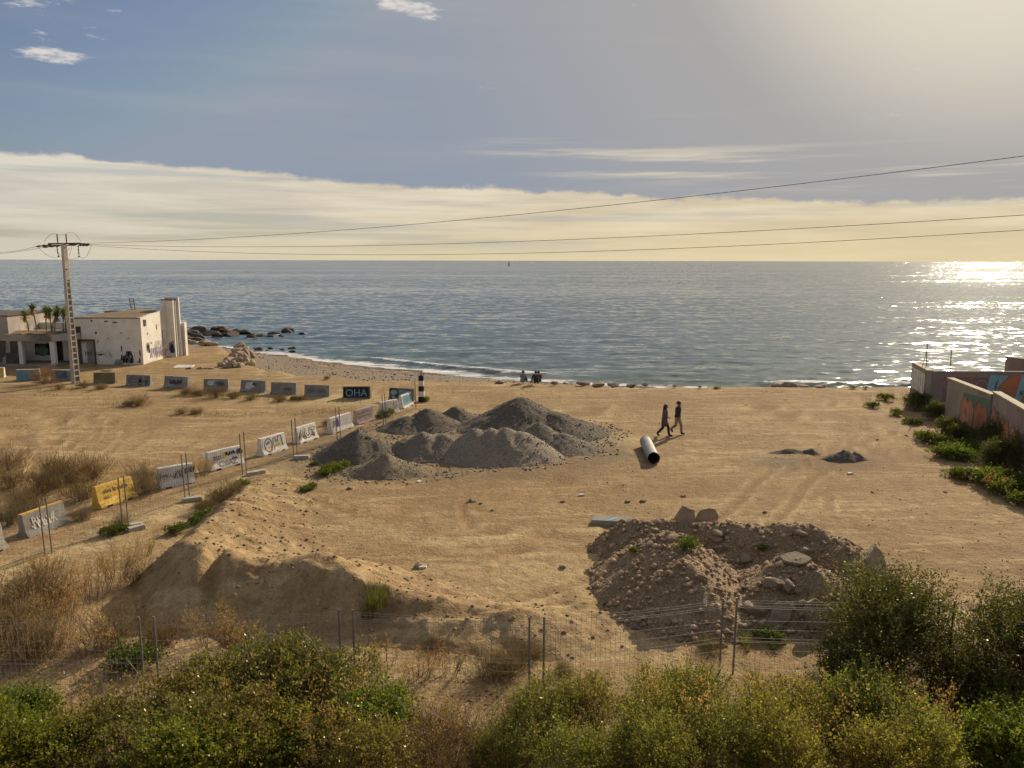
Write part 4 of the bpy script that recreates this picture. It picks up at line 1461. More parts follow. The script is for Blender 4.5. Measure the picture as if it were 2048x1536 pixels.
def ohart(x, s):
    """Bubble OH with concentric arcs."""
    def f(t, L, mp):
        ring = lambda cx, cz, rx, rz, w: ribbon2d([(cx + rx * math.cos(a * 6.2832 / 22), cz + rz * math.sin(a * 6.2832 / 22)) for a in range(23)], w)
        art(t, [ring(x - .38, .44, .25, .30, .055)], mp, M_greyink2, 'graffiti', .006)
        art(t, [ribbon2d([(x - .38 + .10 * q * math.cos(a * .35 + .6), .46 + .10 * q * math.sin(a * .35 + .6)) for a in range(8)], .022) for q in (.6, 1.0, 1.4)], mp, M_black, 'graffiti', .008)
        pts = [(x - .06, .16), (x - .04, .72), (x + .12, .72), (x + .14, .52), (x + .26, .52), (x + .28, .74), (x + .52, .74), (x + .60, .24)]
        art(t, [ribbon2d(pts, .055)], mp, M_greyink2, 'graffiti', .006)
        art(t, [oval2d(x - .3, .2, .14, .06), oval2d(x + .25, .38, .14, .09)], mp, M_yellow, 'paint_patch', .004)
    return f


M_greyink2 = pmat('dark_grey_spray_paint', (0.10, 0.085, 0.075), (0.15, 0.13, 0.115), 5.0, 0.8)

# row that runs across behind the lot
barrier(-34, 757, 8, 756, M_white, 'yellow fronted barrier cut by the left edge, end of the far row', rect(-.46, .46, .1, .78, M_yellow), 1, cap=M_white)
barrier(32, 761, 78, 761, M_greybar, 'barrier with a teal panel, just left of the brown bush', rect(-.44, .02, .08, .78, M_teal), 2, cap=M_white)
barrier(100, 761, 146, 762, M_greybar, 'barrier with a blue panel between brown bush and power pole', rect(-.28, .22, .2, .78, M_blue), 3, cap=M_white)
barrier(186, 767, 229, 768, M_olive, 'olive stained barrier with rubble on top, right of the power pole', specks(M_black, 10, 4), 4)
barrier(251, 771, 298, 772, M_greybar, 'grey far row barrier with a boxy outlined OH', both(rect(-.47, .47, .1, .78, M_greyink), txt('OH', .78, 0, .14, M_greybar, M_black, .035, 1.25)), 5)
barrier(326, 776, 374, 777, M_greybar, 'grey far row barrier with black scrawl, right of the boxy OH', scr(0, .42, 1.0, .35, 7, .045, M_black, 6), 6)
barrier(406, 781, 455, 782, M_greybar, 'far row barrier almost hidden by brush, white patch on its face', both(blob(-.3, .55, .35, .18, M_white), scr(.2, .5, .8, .3, 6, .04, M_greyink2, 7)), 7)
barrier(479, 784, 530, 785, M_greybar, 'far row barrier with a white smear behind grey brush', both(blob(-.2, .5, .4, .2, M_white), blob(-.35, .35, .25, .15, M_white), scr(.1, .55, .3, .2, 3, .05, M_black, 8)), 8)
barrier(540, 788, 591, 789, M_conc, 'plain brownish grey barrier in the far row between the smeared and the streaked one', scr(.3, .4, .6, .2, 4, .03, M_greyink2, 9), 9)
barrier(607, 793, 658, 794, M_conc, 'plain brown barrier with faint vertical streaks, left of the blue OHA', scr(0, .45, 1.2, .3, 9, .02, M_greyink2, 10), 10)
barrier(685, 796, 740, 798, M_olive, 'far row barrier with pale blue black edged letters OHA', both(rect(-.46, .44, .12, .79, M_black), txt('OHA', .66, -.02, .2, M_paleblue, None, .03, 1.0, .008)), 11)
barrier(776, 801, 827, 802, M_olive, 'rightmost far row barrier with a pale blue dot and bar', both(rect(-.44, .35, .15, .79, M_black), blob(-.52, .55, .20, .17, M_paleblue, .010), blob(-.52, .25, .13, .09, M_paleblue, .010), rect(-.1, .30, .3, .74, M_teal, .010)), 12)
# diagonal row along the path
barrier(-70, 1140, 20, 1094, M_conc, 'pale barrier cut by the left edge, nearest of the path row', None, 21, cap=M_conc)
barrier(56, 1077, 142, 1046, M_conc, 'grey white barrier with yellow top edge and pale scrawl', both(scr(-.1, .45, .9, .4, 5, .05, M_white, 22),), 22, cap=M_yellow, roll=-.06)
barrier(206, 1020, 276, 993, M_yellow, 'bright yellow barrier with black handwriting', both(txt('viva la vulva', .235, 0, .50, M_black, None, .0, 1.0), scr(-.45, .33, .22, .08, 2, .02, M_black, 23), specks(M_black, 46, 23, s=.02)), 23, roll=-.10)
barrier(322, 980, 392, 966, M_white, 'white grey barrier with faint tags, right of the yellow one', both(scr(-.45, .48, .45, .16, 5, .02, M_greyink2, 24), scr(.05, .48, .42, .36, 6, .022, M_greyink2, 25), scr(.5, .58, .42, .25, 5, .022, M_black, 26)), 24, roll=-.03)
barrier(424, 946, 490, 927, M_white, 'white barrier with SSS tag, black scribble and dripping paint', both(txt('SSS!', .24, -.45, .42, M_black, None, 0, 1.0), scr(.22, .6, .5, .16, 5, .055, M_black, 27), scr(.42, .36, .3, .1, 2, .045, M_black, 28), txt('CYAZ', .30, .05, .12, M_greyink, None, 0, 1.2), blob(-.05, .55, .08, .14, M_yellow), scr(.72, .6, .3, .25, 3, .04, M_black, 29)), 25)
barrier(531, 914, 576, 897, M_white, 'white barrier with bubble OH in grey outline', ohart(0, 1), 26)
barrier(601, 889, 640, 876, M_white, 'white barrier with grey outlined letters AUT', both(txt('AUT', .60, -.02, .22, M_white, M_greyink2, .04, 1.15), scr(0, .3, .6, .1, 3, .03, M_greyink2, 30)), 27, roll=-.05)
barrier(668, 869, 708, 854, M_white, 'cream barrier with a violet oval smear', both(blob(-.32, .5, .10, .22, M_violet), scr(-.6, .5, .2, .3, 2, .03, M_mauve, 31), specks(M_black, 3, 31)), 28)
barrier(718, 850, 752, 839, M_pink, 'pinkish barrier covered with rows of small dark writing', both(scr(-.1, .62, 1.2, .08, 9, .035, M_maroon, 32), scr(-.1, .42, 1.2, .08, 7, .035, M_maroon, 33), scr(.0, .22, 1.1, .08, 7, .035, M_maroon, 34)), 29)
barrier(768, 832, 800, 822, M_white, 'cream barrier with dark flecks and a dull yellow smear', both(specks(M_greyink2, 16, 35, -.1, .45, .2, .7, .04), blob(-.05, .3, .3, .12, M_yellow), rect(-.46, -.4, .1, .6, M_violet)), 30)
barrier(808, 818, 829, 809, M_white, 'white barrier with a teal painted face, right end of the path row', rect(-.40, .44, .2, .76, M_teal), 31)
# rubble lying on the olive barrier
p = on(207, 767)
ol = link('stone', ROCKS_S[1], None, (p.x + .15, p.y + .25, .88), (0, 0, .4), (.5, .14, .10))
tag(ol, 'pale flat lump lying on top of the olive barrier', 'stone')

# striped post
p = on(843, 803)
st = empty('striped_post', p)
tag(st, 'black and white striped square post at the end of the barriers', 'marker post')
for k in range(5):
    z0, z1 = k * .34, (k + 1) * .34
    w0, w1 = .19 - .04 * k / 5, .19 - .04 * (k + 1) / 5
    MB().loft([[(-w0, -w0, z0), (w0, -w0, z0), (w0, w0, z0), (-w0, w0, z0)], [(-w1, -w1, z1), (w1, -w1, z1), (w1, w1, z1), (-w1, w1, z1)]]).build('band', M_black if k % 2 == 0 else M_white, st)
MB().tube([(0, 0, 1.7), (0, 0, 1.95)], .03, 6).build('tip', M_rust, st)
tag(link('stone', ROCKS_S[2], None, on(855, 801), (0, 0, 1), (.35, .25, .2)), 'pale lump of stone at the foot of the striped post', 'stone')


# ------------------------------------------------------------------ wire fences
def fence_panel(A, B, h, label, group, lean=0.0, step=.13):
    """Mobile mesh panel between two ground points: two posts and the welded mesh."""
    A, B = Vector(A), Vector(B)
    t = empty('mesh_fence', A)
    tag(t, label, 'fence', group)
    d = B - A
    L = math.hypot(d.x, d.y)
    ux = Vector((d.x / L, d.y / L, 0)); nn = Vector((-ux.y, ux.x, 0))
    for s in (0.02, .98):
        q = d * s
        MB().tube([q + Vector((0, 0, -.05)), q + nn * lean + Vector((0, 0, h))], .022, 6).build('post', M_steel, t)
    m = MB()
    k = 0
    x = .12
    while x < L - .08:
        f = x / L
        b = d * f
        m.tube([b + Vector((0, 0, .10)), b + nn * lean + Vector((0, 0, h - .04))], .0028, 3, False)
        x += step
    for z, o in [(.10, 0), (.16, .03), (.22, 0), (.55, 0), (.75, 0), (.80, .03), (.86, 0), (1.05, 0), (1.25, 0), (h - .22, 0), (h - .16, .03), (h - .10, 0), (h - .05, 0)]:
        pts = []
        for i in range(9):
            f = i / 8
            sg = -.03 * math.sin(math.pi * f) * (1 + .6 * math.sin(z * 9))
            pts.append(d * f + nn * (lean * z / h - o) + Vector((0, 0, z + sg)))
        m.tube(pts, .0034, 3, False)
    o = m.build('wire_mesh', M_steel, t)
    o['kind'] = 'stuff'
    return t


def foot_block(p, rz, label, s=1.0):
    o = MB().loft([[(-.36 * s, -.13, 0), (.36 * s, -.13, 0), (.36 * s, .13, 0), (-.36 * s, .13, 0)], [(-.34 * s, -.11, .15), (.34 * s, -.11, .15), (.34 * s, .11, .15), (-.34 * s, .11, .15)]]).build('fence_foot', M_conc2, None, bevel=.012, loc=p, rot=(0, 0, rz))
    tag(o, label, 'concrete block')
    return o


FG = 'mesh fence panels along the path'
px1 = [(-70, 1165), (97, 1108), (252, 1055), (375, 1000), (489, 948), (591, 913), (678, 884), (770, 853), (834, 817)]
names1 = ['path fence panel cut by the left edge', 'path fence panel in front of the grey barrier with yellow top', 'path fence panel in front of the yellow barrier', 'path fence panel in front of the white barrier with SSS tag',
          'path fence panel in front of the bubble OH barrier', 'path fence panel in front of the AUT barrier', 'path fence panel in front of the pinkish barrier', 'farthest path fence panel, ending near the striped post']
for (a, b), nm in zip(zip(px1[:-1], px1[1:]), names1):
    A, B = on(*a), on(*b)
    dd = (B - A).normalized() * .06
    fence_panel(A + dd, B - dd, 1.78, nm, FG, lean=.05)
foot_block(on(262, 1056), .5, 'concrete fence foot at the post right of the yellow barrier')
foot_block(on(272, 1060), .9, 'second concrete fence foot lying beside the one near the yellow barrier', .8)
foot_block(on(384, 1002), .4, 'concrete fence foot below the white grey tagged barrier')
foot_block(on(603, 917), .1, 'concrete fence foot beside the leftmost dark gravel heap')
foot_block(on(505, 950), .5, 'left of two concrete fence feet below the SSS barrier', .7)
foot_block(on(519, 947), .45, 'right of two concrete fence feet below the SSS barrier', .7)

FN = 'mesh fence panels across the foreground'
px2 = [(-95, 1392), (305, 1393), (697, 1376), (1072, 1394), (1451, 1346), (1880, 1352), (2260, 1350)]
names2 = ['nearest fence panel at the left edge behind the green shrub', 'foreground fence panel in front of the brown earth bank', 'foreground fence panel between the bank and the middle post', 'foreground fence panel in front of the rounded stony heap',
          'foreground fence panel in front of the heap with boulders', 'foreground fence panel reaching into the dark shrub at the right']
for (a, b), nm in zip(zip(px2[:-1], px2[1:]), names2):
    A, B = on(*a), on(*b)
    dd = (B - A).normalized() * .07
    fence_panel(A + dd, B - dd, 1.78, nm, FN, lean=-.02, step=.11)


# ------------------------------------------------------------------ graffiti walls on the right
def wall_seg(name, label, A, B, h, th, mat, coping=None, decor=None, h2=None, base=-.2):
    """Wall from A to B (ground points); the painted face looks to the right-hand side when going from A to B... seen side is -y local."""
    A, B = Vector(A), Vector(B)
    d = B - A
    L = math.hypot(d.x, d.y)
    t = empty(name, A, math.atan2(d.y, d.x))
    h2 = h if h2 is None else h2
    tag(t, label, 'wall', None, 'thing')
    MB().hexa([(0, 0, base), (L, 0, base), (L, th, base), (0, th, base), (0, 0, h), (L, 0, h2), (L, th, h2), (0, th, h)]).build('body', mat, t)
    if coping:
        MB().hexa([(-.03, -.04, h), (L + .03, -.04, h2), (L + .03, th + .04, h2), (-.03, th + .04, h), (-.03, -.04, h + .07), (L + .03, -.04, h2 + .07), (L + .03, th + .04, h2 + .07), (-.03, th + .04, h + .07)]).build('coping', coping, t)
    if decor:
        decor(t, L, lambda x, z, l: (x, -l, z))
    return t


M_wallg = pmat('grey_rendered_wall', (0.36, 0.305, 0.235), (0.27, 0.23, 0.175), 0.7, 0.9, 0.3, 10, c=(0.19, 0.16, 0.12), cth=(0.56, 0.68), cscale=0.6)
M_wallm = pmat('maroon_grey_wall', (0.30, 0.225, 0.19), (0.25, 0.19, 0.165), 0.7, 0.9, 0.3, 10, c=(0.19, 0.165, 0.13), cth=(0.56, 0.68), cscale=0.6)
M_cop = pmat('pale_stone_coping', (0.50, 0.42, 0.29), (0.42, 0.34, 0.22), 2.0, 0.85, 0.3, 20)

C1 = at(1848, 822); C1.z = 0
E1 = at(2048 + 560, 826); E1.z = 0
C0 = at(1818, 800); C0.z = 0
rw = random.Random(77)


def d_main(t, L, mp):
    art(t, [poly2d((1.0, .5), (4.3, .5), (4.3, 2.05), (1.0, 2.1))], mp, M_maroon, 'graffiti', .004)
    art(t, [ribbon2d([(1.3 + .35 * math.cos(a * .5) * (1 - a / 22), 1.65 + .35 * math.sin(a * .5) * (1 - a / 22)) for a in range(18)], .07), ribbon2d([(2.2, 1.3), (2.3, 1.9), (2.7, 2.0), (2.75, 1.5), (2.4, 1.25)], .08),
            ribbon2d([(3.3 + .35 * math.cos(a * .5), 1.5 + .42 * math.sin(a * .5)) for a in range(14)], .09)], mp, M_mauve, 'graffiti', .008)
    art(t, [poly2d((3.68, .7), (6.78, .7), (6.78, 2.2), (3.83, 2.2))], mp, M_orange, 'graffiti', .006)
    K_ = [poly2d((3.53, .55), (4.13, .55), (4.33, 2.25), (3.78, 2.25)), poly2d((4.13, 1.25), (4.88, 2.2), (4.43, 2.25), (4.13, 1.7)), poly2d((4.13, 1.45), (5.23, .85), (4.98, .5), (4.58, .55), (4.13, 1.05))]
    art(t, K_, mp, M_paleblue, 'graffiti', .010)
    A_ = [poly2d((5.33, .55), (5.73, .55), (6.13, 2.25), (5.68, 2.25)), poly2d((5.83, 2.25), (6.28, 2.25), (6.73, .55), (6.33, .55)), poly2d((5.58, 1.0), (6.38, 1.0), (6.33, 1.3), (5.68, 1.3))]
    art(t, A_, mp, M_paleblue, 'graffiti', .012)
    art(t, [ribbon2d([(3.48, .5), (3.76, 2.28), (4.36, 2.28)], .05), ribbon2d([(4.48, 2.28), (4.98, 2.25), (4.38, 1.5), (5.28, .85), (4.93, .45)], .05)], mp, M_green_s, 'graffiti', .014)


def d_ret(t, L, mp):
    art(t, [poly2d((.1, .9), (L - .15, .9), (L - .15, 2.2), (.1, 2.25))], mp, M_white, 'graffiti', .004)
    art(t, [ribbon2d([(.15 + i * (L - .4) / 6 + .1 * math.sin(i * 9), .95 + .05 * math.sin(i * 3)), (.2 + i * (L - .4) / 6, 1.5 + .1 * math.sin(i * 5)), (.15 + i * (L - .4) / 6 + .12 * math.cos(i * 4), 2.15)], .05) for i in range(7)], mp, M_black, 'graffiti', .008)


W1 = wall_seg('graffiti_wall', 'long wall across the back right with blue and orange painted letters', C1, E1, 2.45, .25, M_wallm, None, d_main)
wr = wall_seg('graffiti_wall', 'short white painted return wall with black drips at the left corner', C0, C1, 2.45, .25, M_wallg, M_cop, None)
# its art on the outer side
d = C1 - C0
Lr = math.hypot(d.x, d.y)
d_ret(wr, Lr, lambda x, z, l: (x, -l, z))


def letters(t, mp, spots):
    for i, (x, w, hgt, z0) in enumerate(spots):
        pts = [(x, .35 + z0), (x + w * .2, .2 + z0), (x + w * .45, .5 + z0), (x + w * .55, .15 + z0), (x + w * .95, .3 + z0), (x + w, hgt * .7 + z0), (x + w * .8, hgt + z0), (x + w * .5, hgt * .85 + z0), (x + w * .3, hgt * 1.05 + z0), (x + .02, hgt * .8 + z0)]
        art(t, [(pts, [tuple(range(len(pts)))])], mp, M_salmon if i % 2 == 0 else M_orange, 'graffiti', .008 + .002 * i)
        art(t, [ribbon2d(pts + pts[:1], .06), ribbon2d([(x + w * .3, hgt * .6 + z0), (x + w * .45, hgt * .4 + z0), (x + w * .4, hgt * .7 + z0)], .09), ribbon2d([(x + w * .7, hgt * .6 + z0), (x + w * .75, hgt * .3 + z0)], .08)], mp, M_green_s if i % 2 else M_maroon, 'graffiti', .018 + .002 * i)


def d_low(t, L, mp):
    art(t, [poly2d((L * .34, .3), (L - .02, .3), (L - .02, 2.3), (L * .42, 2.15))], mp, M_green_s, 'graffiti', .004)
    letters(t, mp, [(L * .38, L * .30, 1.75, .2), (L * .69, L * .29, 1.75, .2)])
    art(t, [ribbon2d([(.5, 1.2), (.9, 1.6), (1.2, 1.1), (1.5, 1.5)], .06), ribbon2d([(.6, .9), (1.4, .8)], .05)], mp, M_mauve, 'graffiti', .006)


def d_low2(t, L, mp):
    letters(t, mp, [(.05, 1.5, 1.7, .25), (1.6, 1.5, 1.6, .25), (3.2, 1.5, 1.5, .25)])
    art(t, [poly2d((2.2, 1.7), (4.4, 1.75), (4.6, 2.45), (2.4, 2.4))], mp, M_mauve, 'graffiti', .004)


T0 = atY(1896, 757, 42.6); T0.z = 0
T1 = atY(1982, 793, 37.2); T1.z = 0
T2 = atY(2052, 833, 32.2); T2.z = 0
wall_seg('graffiti_wall', 'low wall with salmon bubble letters and pale coping, far stretch', T0, T1, 2.52, .28, M_wallg, M_cop, d_low)
wall_seg('graffiti_wall', 'nearer stretch of the low coped wall, stepping up at the right edge', T1 + Vector((0.1, 0.02, 0)), T2 + (T2 - T1) * .9, 2.66, .30, M_wallg, M_cop, d_low2)
bb = at(2008, 755)
bx = wall_seg('wall_block', 'reddish masonry block rising above the wall at the right edge', atY(2010, 790, 50.0) * 1.0, atY(2140, 790, 49.0), 0, .6, M_mauve, None)
D.objects.remove([c for c in bx.children][0])
p0 = atY(2010, 714, 50.0)
MB().hexa([(0, 0, -.8), (5, 0, -.8), (5, .6, -.8), (0, .6, -.8), (0, 0, p0.z - 0), (5, 0, p0.z - .5), (5, .6, p0.z - .5), (0, .6, p0.z)]).build('body', M_wallm, bx)
bx.location.z = 0
for u, v0, v1, lab in [(1853, 683, 732, 'tall thin rusty rod rising behind the corner of the graffiti wall'), (1901, 700, 733, 'short thin rusty rod rising behind the graffiti wall')]:
    q = atY(u, v1 + 6, 47.6); q2 = atY(u + 2, v0, 47.6)
    t = empty('rod', q)
    tag(t, lab, 'rod')
    MB().tube([(0, 0, -1.2), q2 - q], .028, 5).build('bar', M_rust, t)
    if v0 < 690:
        MB().tube([(-.35, 0, -.3), (q2 - q) * .75], .014, 4).build('brace', M_rust, t)
    MB().tube([(.12, 0, -.5), (.04, 0, .55)], .012, 4).build('brace', M_rust, t)


# ------------------------------------------------------------------ pipe
def pipe():
    a = on(1291, 894); b = on(1307, 928)
    a.z = b.z = 0
    d = b - a
    L = d.length
    t = empty('pipe', (a + b) / 2, math.atan2(d.y, d.x))
    tag(t, 'thick grey pipe lying on the dirt near the two walkers', 'pipe')
    r, ri, n = .29, .265, 28
    rings = []
    for x, rr in [(-L / 2, ri), (-L / 2, r), (-L / 2 + .12, r), (-L / 2 + .13, r - .012), (L / 2 - .13, r - .012), (L / 2 - .12, r), (L / 2, r), (L / 2, ri), (-L / 2, ri)]:
        rings.append([(x, rr * math.cos(k * 6.28318 / n), .29 + rr * math.sin(k * 6.28318 / n)) for k in range(n)])
    MB().loft(rings, False).build('shell', M_pipe, t)
    MB().loft([[(x, .262 * math.cos(k * 6.28318 / n), .29 + .262 * math.sin(k * 6.28318 / n)) for k in range(n)] for x in (-L / 2 + .01, L / 2 - .01)], False).build('lining', M_rust, t)


pipe()


# ------------------------------------------------------------------ people
def skin_body(name, J, E, rad, mat, parent):
    me = D.meshes.new(name)
    keys = list(J)
    me.from_pydata([J[k] for k in keys], [(keys.index(a), keys.index(b)) for a, b in E], [])
    o = link(name, me)
    o.modifiers.new('skin', 'SKIN')
    for k, key in enumerate(keys):
        sv = me.skin_vertices[0].data[k]
        r = rad[key]
        sv.radius = (r, r) if isinstance(r, (int, float)) else r
        sv.use_root = key == 'pelvis'
    o.modifiers.new('sub', 'SUBSURF').levels = 1
    dg = bpy.context.evaluated_depsgraph_get()
    m2 = D.meshes.new_from_object(o.evaluated_get(dg))
    D.objects.remove(o)
    m2.name = name
    m2.materials.clear(); m2.materials.append(mat)
    m2.polygons.foreach_set('use_smooth', np.ones(len(m2.polygons), bool))
    return link(name, m2, parent)


def person(label, loc, rz, P, top, bottom, shoes, hair=M_hair, long_hair=False, skirt=None, sc=1.0, group=None, bag=None):
    """P holds joint positions (x forward, y left, z up)."""
    t = empty('person', loc, rz)
    t.scale = (sc, sc, sc)
    tag(t, label, 'person', group)
    J = {k: Vector(v) for k, v in P.items()}
    for s in 'lr':
        h = J['hand_' + s]; f = (h - J['elbow_' + s]).normalized()
        sd = Vector((1, 0, 0)) if abs(f.x) < .7 else Vector((0, 0, 1))
        J['palm_' + s] = h + f * .07
        for i, (o, ln) in enumerate([(-.030, .055), (-.010, .07), (.010, .066), (.030, .05)]):
            J['f%d_%s' % (i, s)] = h + f * (.085 + ln) + sd * o * 1.3 + Vector((0, -.02 if s == 'l' else .02, 0))
        J['th_' + s] = h + f * .06 + sd * .06
    E = [('pelvis', 'waist'), ('waist', 'chest'), ('chest', 'neck'), ('neck', 'head'), ('head', 'crown'), ('head', 'nose')]
    for s in 'lr':
        E += [('pelvis', 'hip_' + s), ('hip_' + s, 'knee_' + s), ('knee_' + s, 'ankle_' + s), ('ankle_' + s, 'toe_' + s), ('chest', 'shoulder_' + s), ('shoulder_' + s, 'elbow_' + s), ('elbow_' + s, 'hand_' + s), ('hand_' + s, 'palm_' + s), ('hand_' + s, 'th_' + s)]
        E += [('palm_' + s, 'f%d_%s' % (i, s)) for i in range(4)]
    rad = dict(pelvis=(.13, .11), waist=(.12, .095), chest=(.145, .105), neck=.055, head=(.088, .10), crown=(.06, .07), nose=.022)
    J['nose'] = J['head'] + (J['face'] - J['head']) * 1.0
    J.pop('face')
    for s in 'lr':
        rad.update({'hip_' + s: .09, 'knee_' + s: .058, 'ankle_' + s: .042, 'toe_' + s: .036, 'shoulder_' + s: .065, 'elbow_' + s: .042, 'hand_' + s: .03, 'palm_' + s: (.036, .016), 'th_' + s: .010})
        rad.update({'f%d_%s' % (i, s): .009 for i in range(4)})
    skin_body('body', J, E, rad, M_skin, t)
    # trousers, shoes
    for s in 'lr':
        hp, kn, an, to = J['hip_' + s], J['knee_' + s], J['ankle_' + s], J['toe_' + s]
        MB().tube([hp + Vector((0, 0, .05)), hp.lerp(kn, .5), kn, kn.lerp(an, .45), an + (kn - an) * .06], [.108, .092, .075, .072, .058], 10).build('trouser_leg', bottom, t, True)
        dd = (to - an); dd.z = 0
        MB().tube([an - dd * .25 + Vector((0, 0, -.01)), an.lerp(to, .3) + Vector((0, 0, -.01)), to + dd * .25], [.058, .058, .042], 8).build('shoe', shoes, t, True)
        MB().tube([an + (kn - an) * .28, an], [.062, .056], 8).build('shoe_shaft', shoes, t, True)
    # jacket: stacked ellipses following the spine + sleeves
    pe, wa, ch, ne = J['pelvis'], J['waist'], J['chest'], J['neck']
    rows = []
    if skirt:
        rows += [(pe.x, pe.y, pe.z - skirt, .17, .235), (pe.x, pe.y, pe.z - skirt * .5, .165, .215)]
    rows += [(pe.x, pe.y, pe.z - .03, .155, .20), (pe.x, pe.y, pe.z + .08, .145, .185), (wa.x, wa.y, wa.z, .135, .165), (ch.x, ch.y, ch.z - .02, .15, .20), (ch.x, ch.y, ch.z + .09, .135, .205), (ne.x, ne.y, ne.z - .06, .10, .14), (ne.x, ne.y, ne.z + .01, .065, .07)]
    MB().ell(rows, 14).build('jacket', top, t, True)
    for s in 'lr':
        a, b, c = J['shoulder_' + s], J['elbow_' + s], J['hand_' + s]
        MB().tube([a.lerp(ch, .25) + Vector((0, 0, .02)), a, a.lerp(b, .5), b, b.lerp(c, .5), b.lerp(c, .93)], [.07, .085, .07, .064, .056, .048], 9).build('sleeve', top, t, True)
    # hair
    hd, cr, fc = J['head'], J['crown'], J['nose']
    bk = (hd - fc); bk.z = 0; bk.normalize()
    c = hd + Vector((0, 0, .045)) + bk * .022
    rows = [(c.x, c.y, c.z + .115, .02, .02), (c.x, c.y, c.z + .10, .07, .065), (c.x, c.y, c.z + .05, .11, .10), (c.x + bk.x * .01, c.y + bk.y * .01, c.z, .115, .105), (c.x + bk.x * .035, c.y + bk.y * .035, c.z - .06, .092, .092)]
    if long_hair:
        rows += [(c.x + bk.x * .06, c.y + bk.y * .06, c.z - .15, .085, .11), (c.x + bk.x * .075, c.y + bk.y * .075, c.z - .27, .07, .12), (c.x + bk.x * .075, c.y + bk.y * .075, c.z - .36, .03, .07)]
    MB().ell(rows[::-1], 12).build('hair', hair, t, True)
    if bag:
        MB().ell([(pe.x, pe.y + bag, pe.z + .02, .09, .05), (pe.x, pe.y + bag, pe.z + .1, .11, .06), (pe.x, pe.y + bag, pe.z + .22, .10, .05)], 10).build('bag', M_jack, t, True)
    return t


def walk(ph=1.0, lift=0.0, arm=1.0):
    P = dict(pelvis=(0, 0, .92), waist=(.01, 0, 1.08), chest=(.02, 0, 1.28), neck=(.04, 0, 1.46), head=(.06, 0, 1.57), crown=(.05, 0, 1.66), face=(.17, 0, 1.56),
             shoulder_l=(.02, .175, 1.40), shoulder_r=(.02, -.175, 1.40), hip_l=(0, .09, .88), hip_r=(0, -.09, .88))
    P.update(knee_l=(.20 * ph, .09, .49), ankle_l=(.26 * ph, .085, .075), toe_l=(.42 * ph, .10, .04))
    P.update(knee_r=(-.06 * ph, -.09, .48), ankle_r=(-.36 * ph, -.085, .15 + lift), toe_r=(-.27 * ph, -.10, .04 + lift * .6))
    P.update(elbow_l=(-.10 * arm, .235, 1.13), hand_l=(-.06 * arm, .25, .90), elbow_r=(.08 * arm, -.235, 1.12), hand_r=(.22 * arm, -.22, .93))
    return P


WG = 'two people walking across the lot'
pw = on(1328, 873)
P = walk(.95, .0, .7)
P.update(elbow_l=(-.02, .26, 1.15), hand_l=(.16, .13, 1.02), elbow_r=(.02, -.27, 1.16), hand_r=(.18, -.10, 1.04))
person('person in a dark violet knee length coat with long dark hair, walking', (pw.x, pw.y, pw.z + .02), R(-20), P, M_coat, M_jack, M_boot, M_hair, True, .36, .98, WG, .2)
pm_ = on(1354, 869)
person('person in a black jacket, beige trousers and dark boots, walking', (pm_.x, pm_.y, pm_.z + .02), R(-32), walk(.8, .12, .6), M_jack, M_beige, M_boot, M_hair, False, None, 1.03, WG)


def sit(fold=0.0):
    return dict(pelvis=(0, 0, .14), waist=(.03, 0, .30), chest=(.08, 0, .50), neck=(.13, 0, .67), head=(.16, 0, .78), crown=(.15, 0, .87), face=(.27, 0, .76), shoulder_l=(.09, .17, .61), shoulder_r=(.09, -.17, .61),
                hip_l=(.05, .10, .12), hip_r=(.05, -.10, .12), knee_l=(.42, .16, .42), knee_r=(.42, -.16, .38), ankle_l=(.62, .12, .08), ankle_r=(.64, -.12, .08), toe_l=(.78, .14, .05), toe_r=(.80, -.14, .05),
                elbow_l=(.24, .24, .42), hand_l=(.42, .08, .44), elbow_r=(.22, -.24, .40), hand_r=(.42, -.06, .42))


SGp = 'people sitting at the edge above the beach'
q = on(1045, 766)
person('person in a pale grey top sitting on the lot edge facing the sea', (q.x, q.y, q.z), R(70), sit(), M_greycloth, M_jack, M_boot, group=SGp)
q = on(1073, 767)
person('person in a dark jacket sitting on the lot edge, right of the other sitter', (q.x, q.y, q.z), R(110), sit(), M_jack, M_greycloth, M_boot, group=SGp)
q = on(1079, 764)
person('person in dark red and black crouching behind the dark jacketed sitter', (q.x, q.y + .9, GH(q.x, q.y + .9) + .25), R(250), sit(), M_redcloth, M_jack, M_boot, group=SGp, sc=1.12)


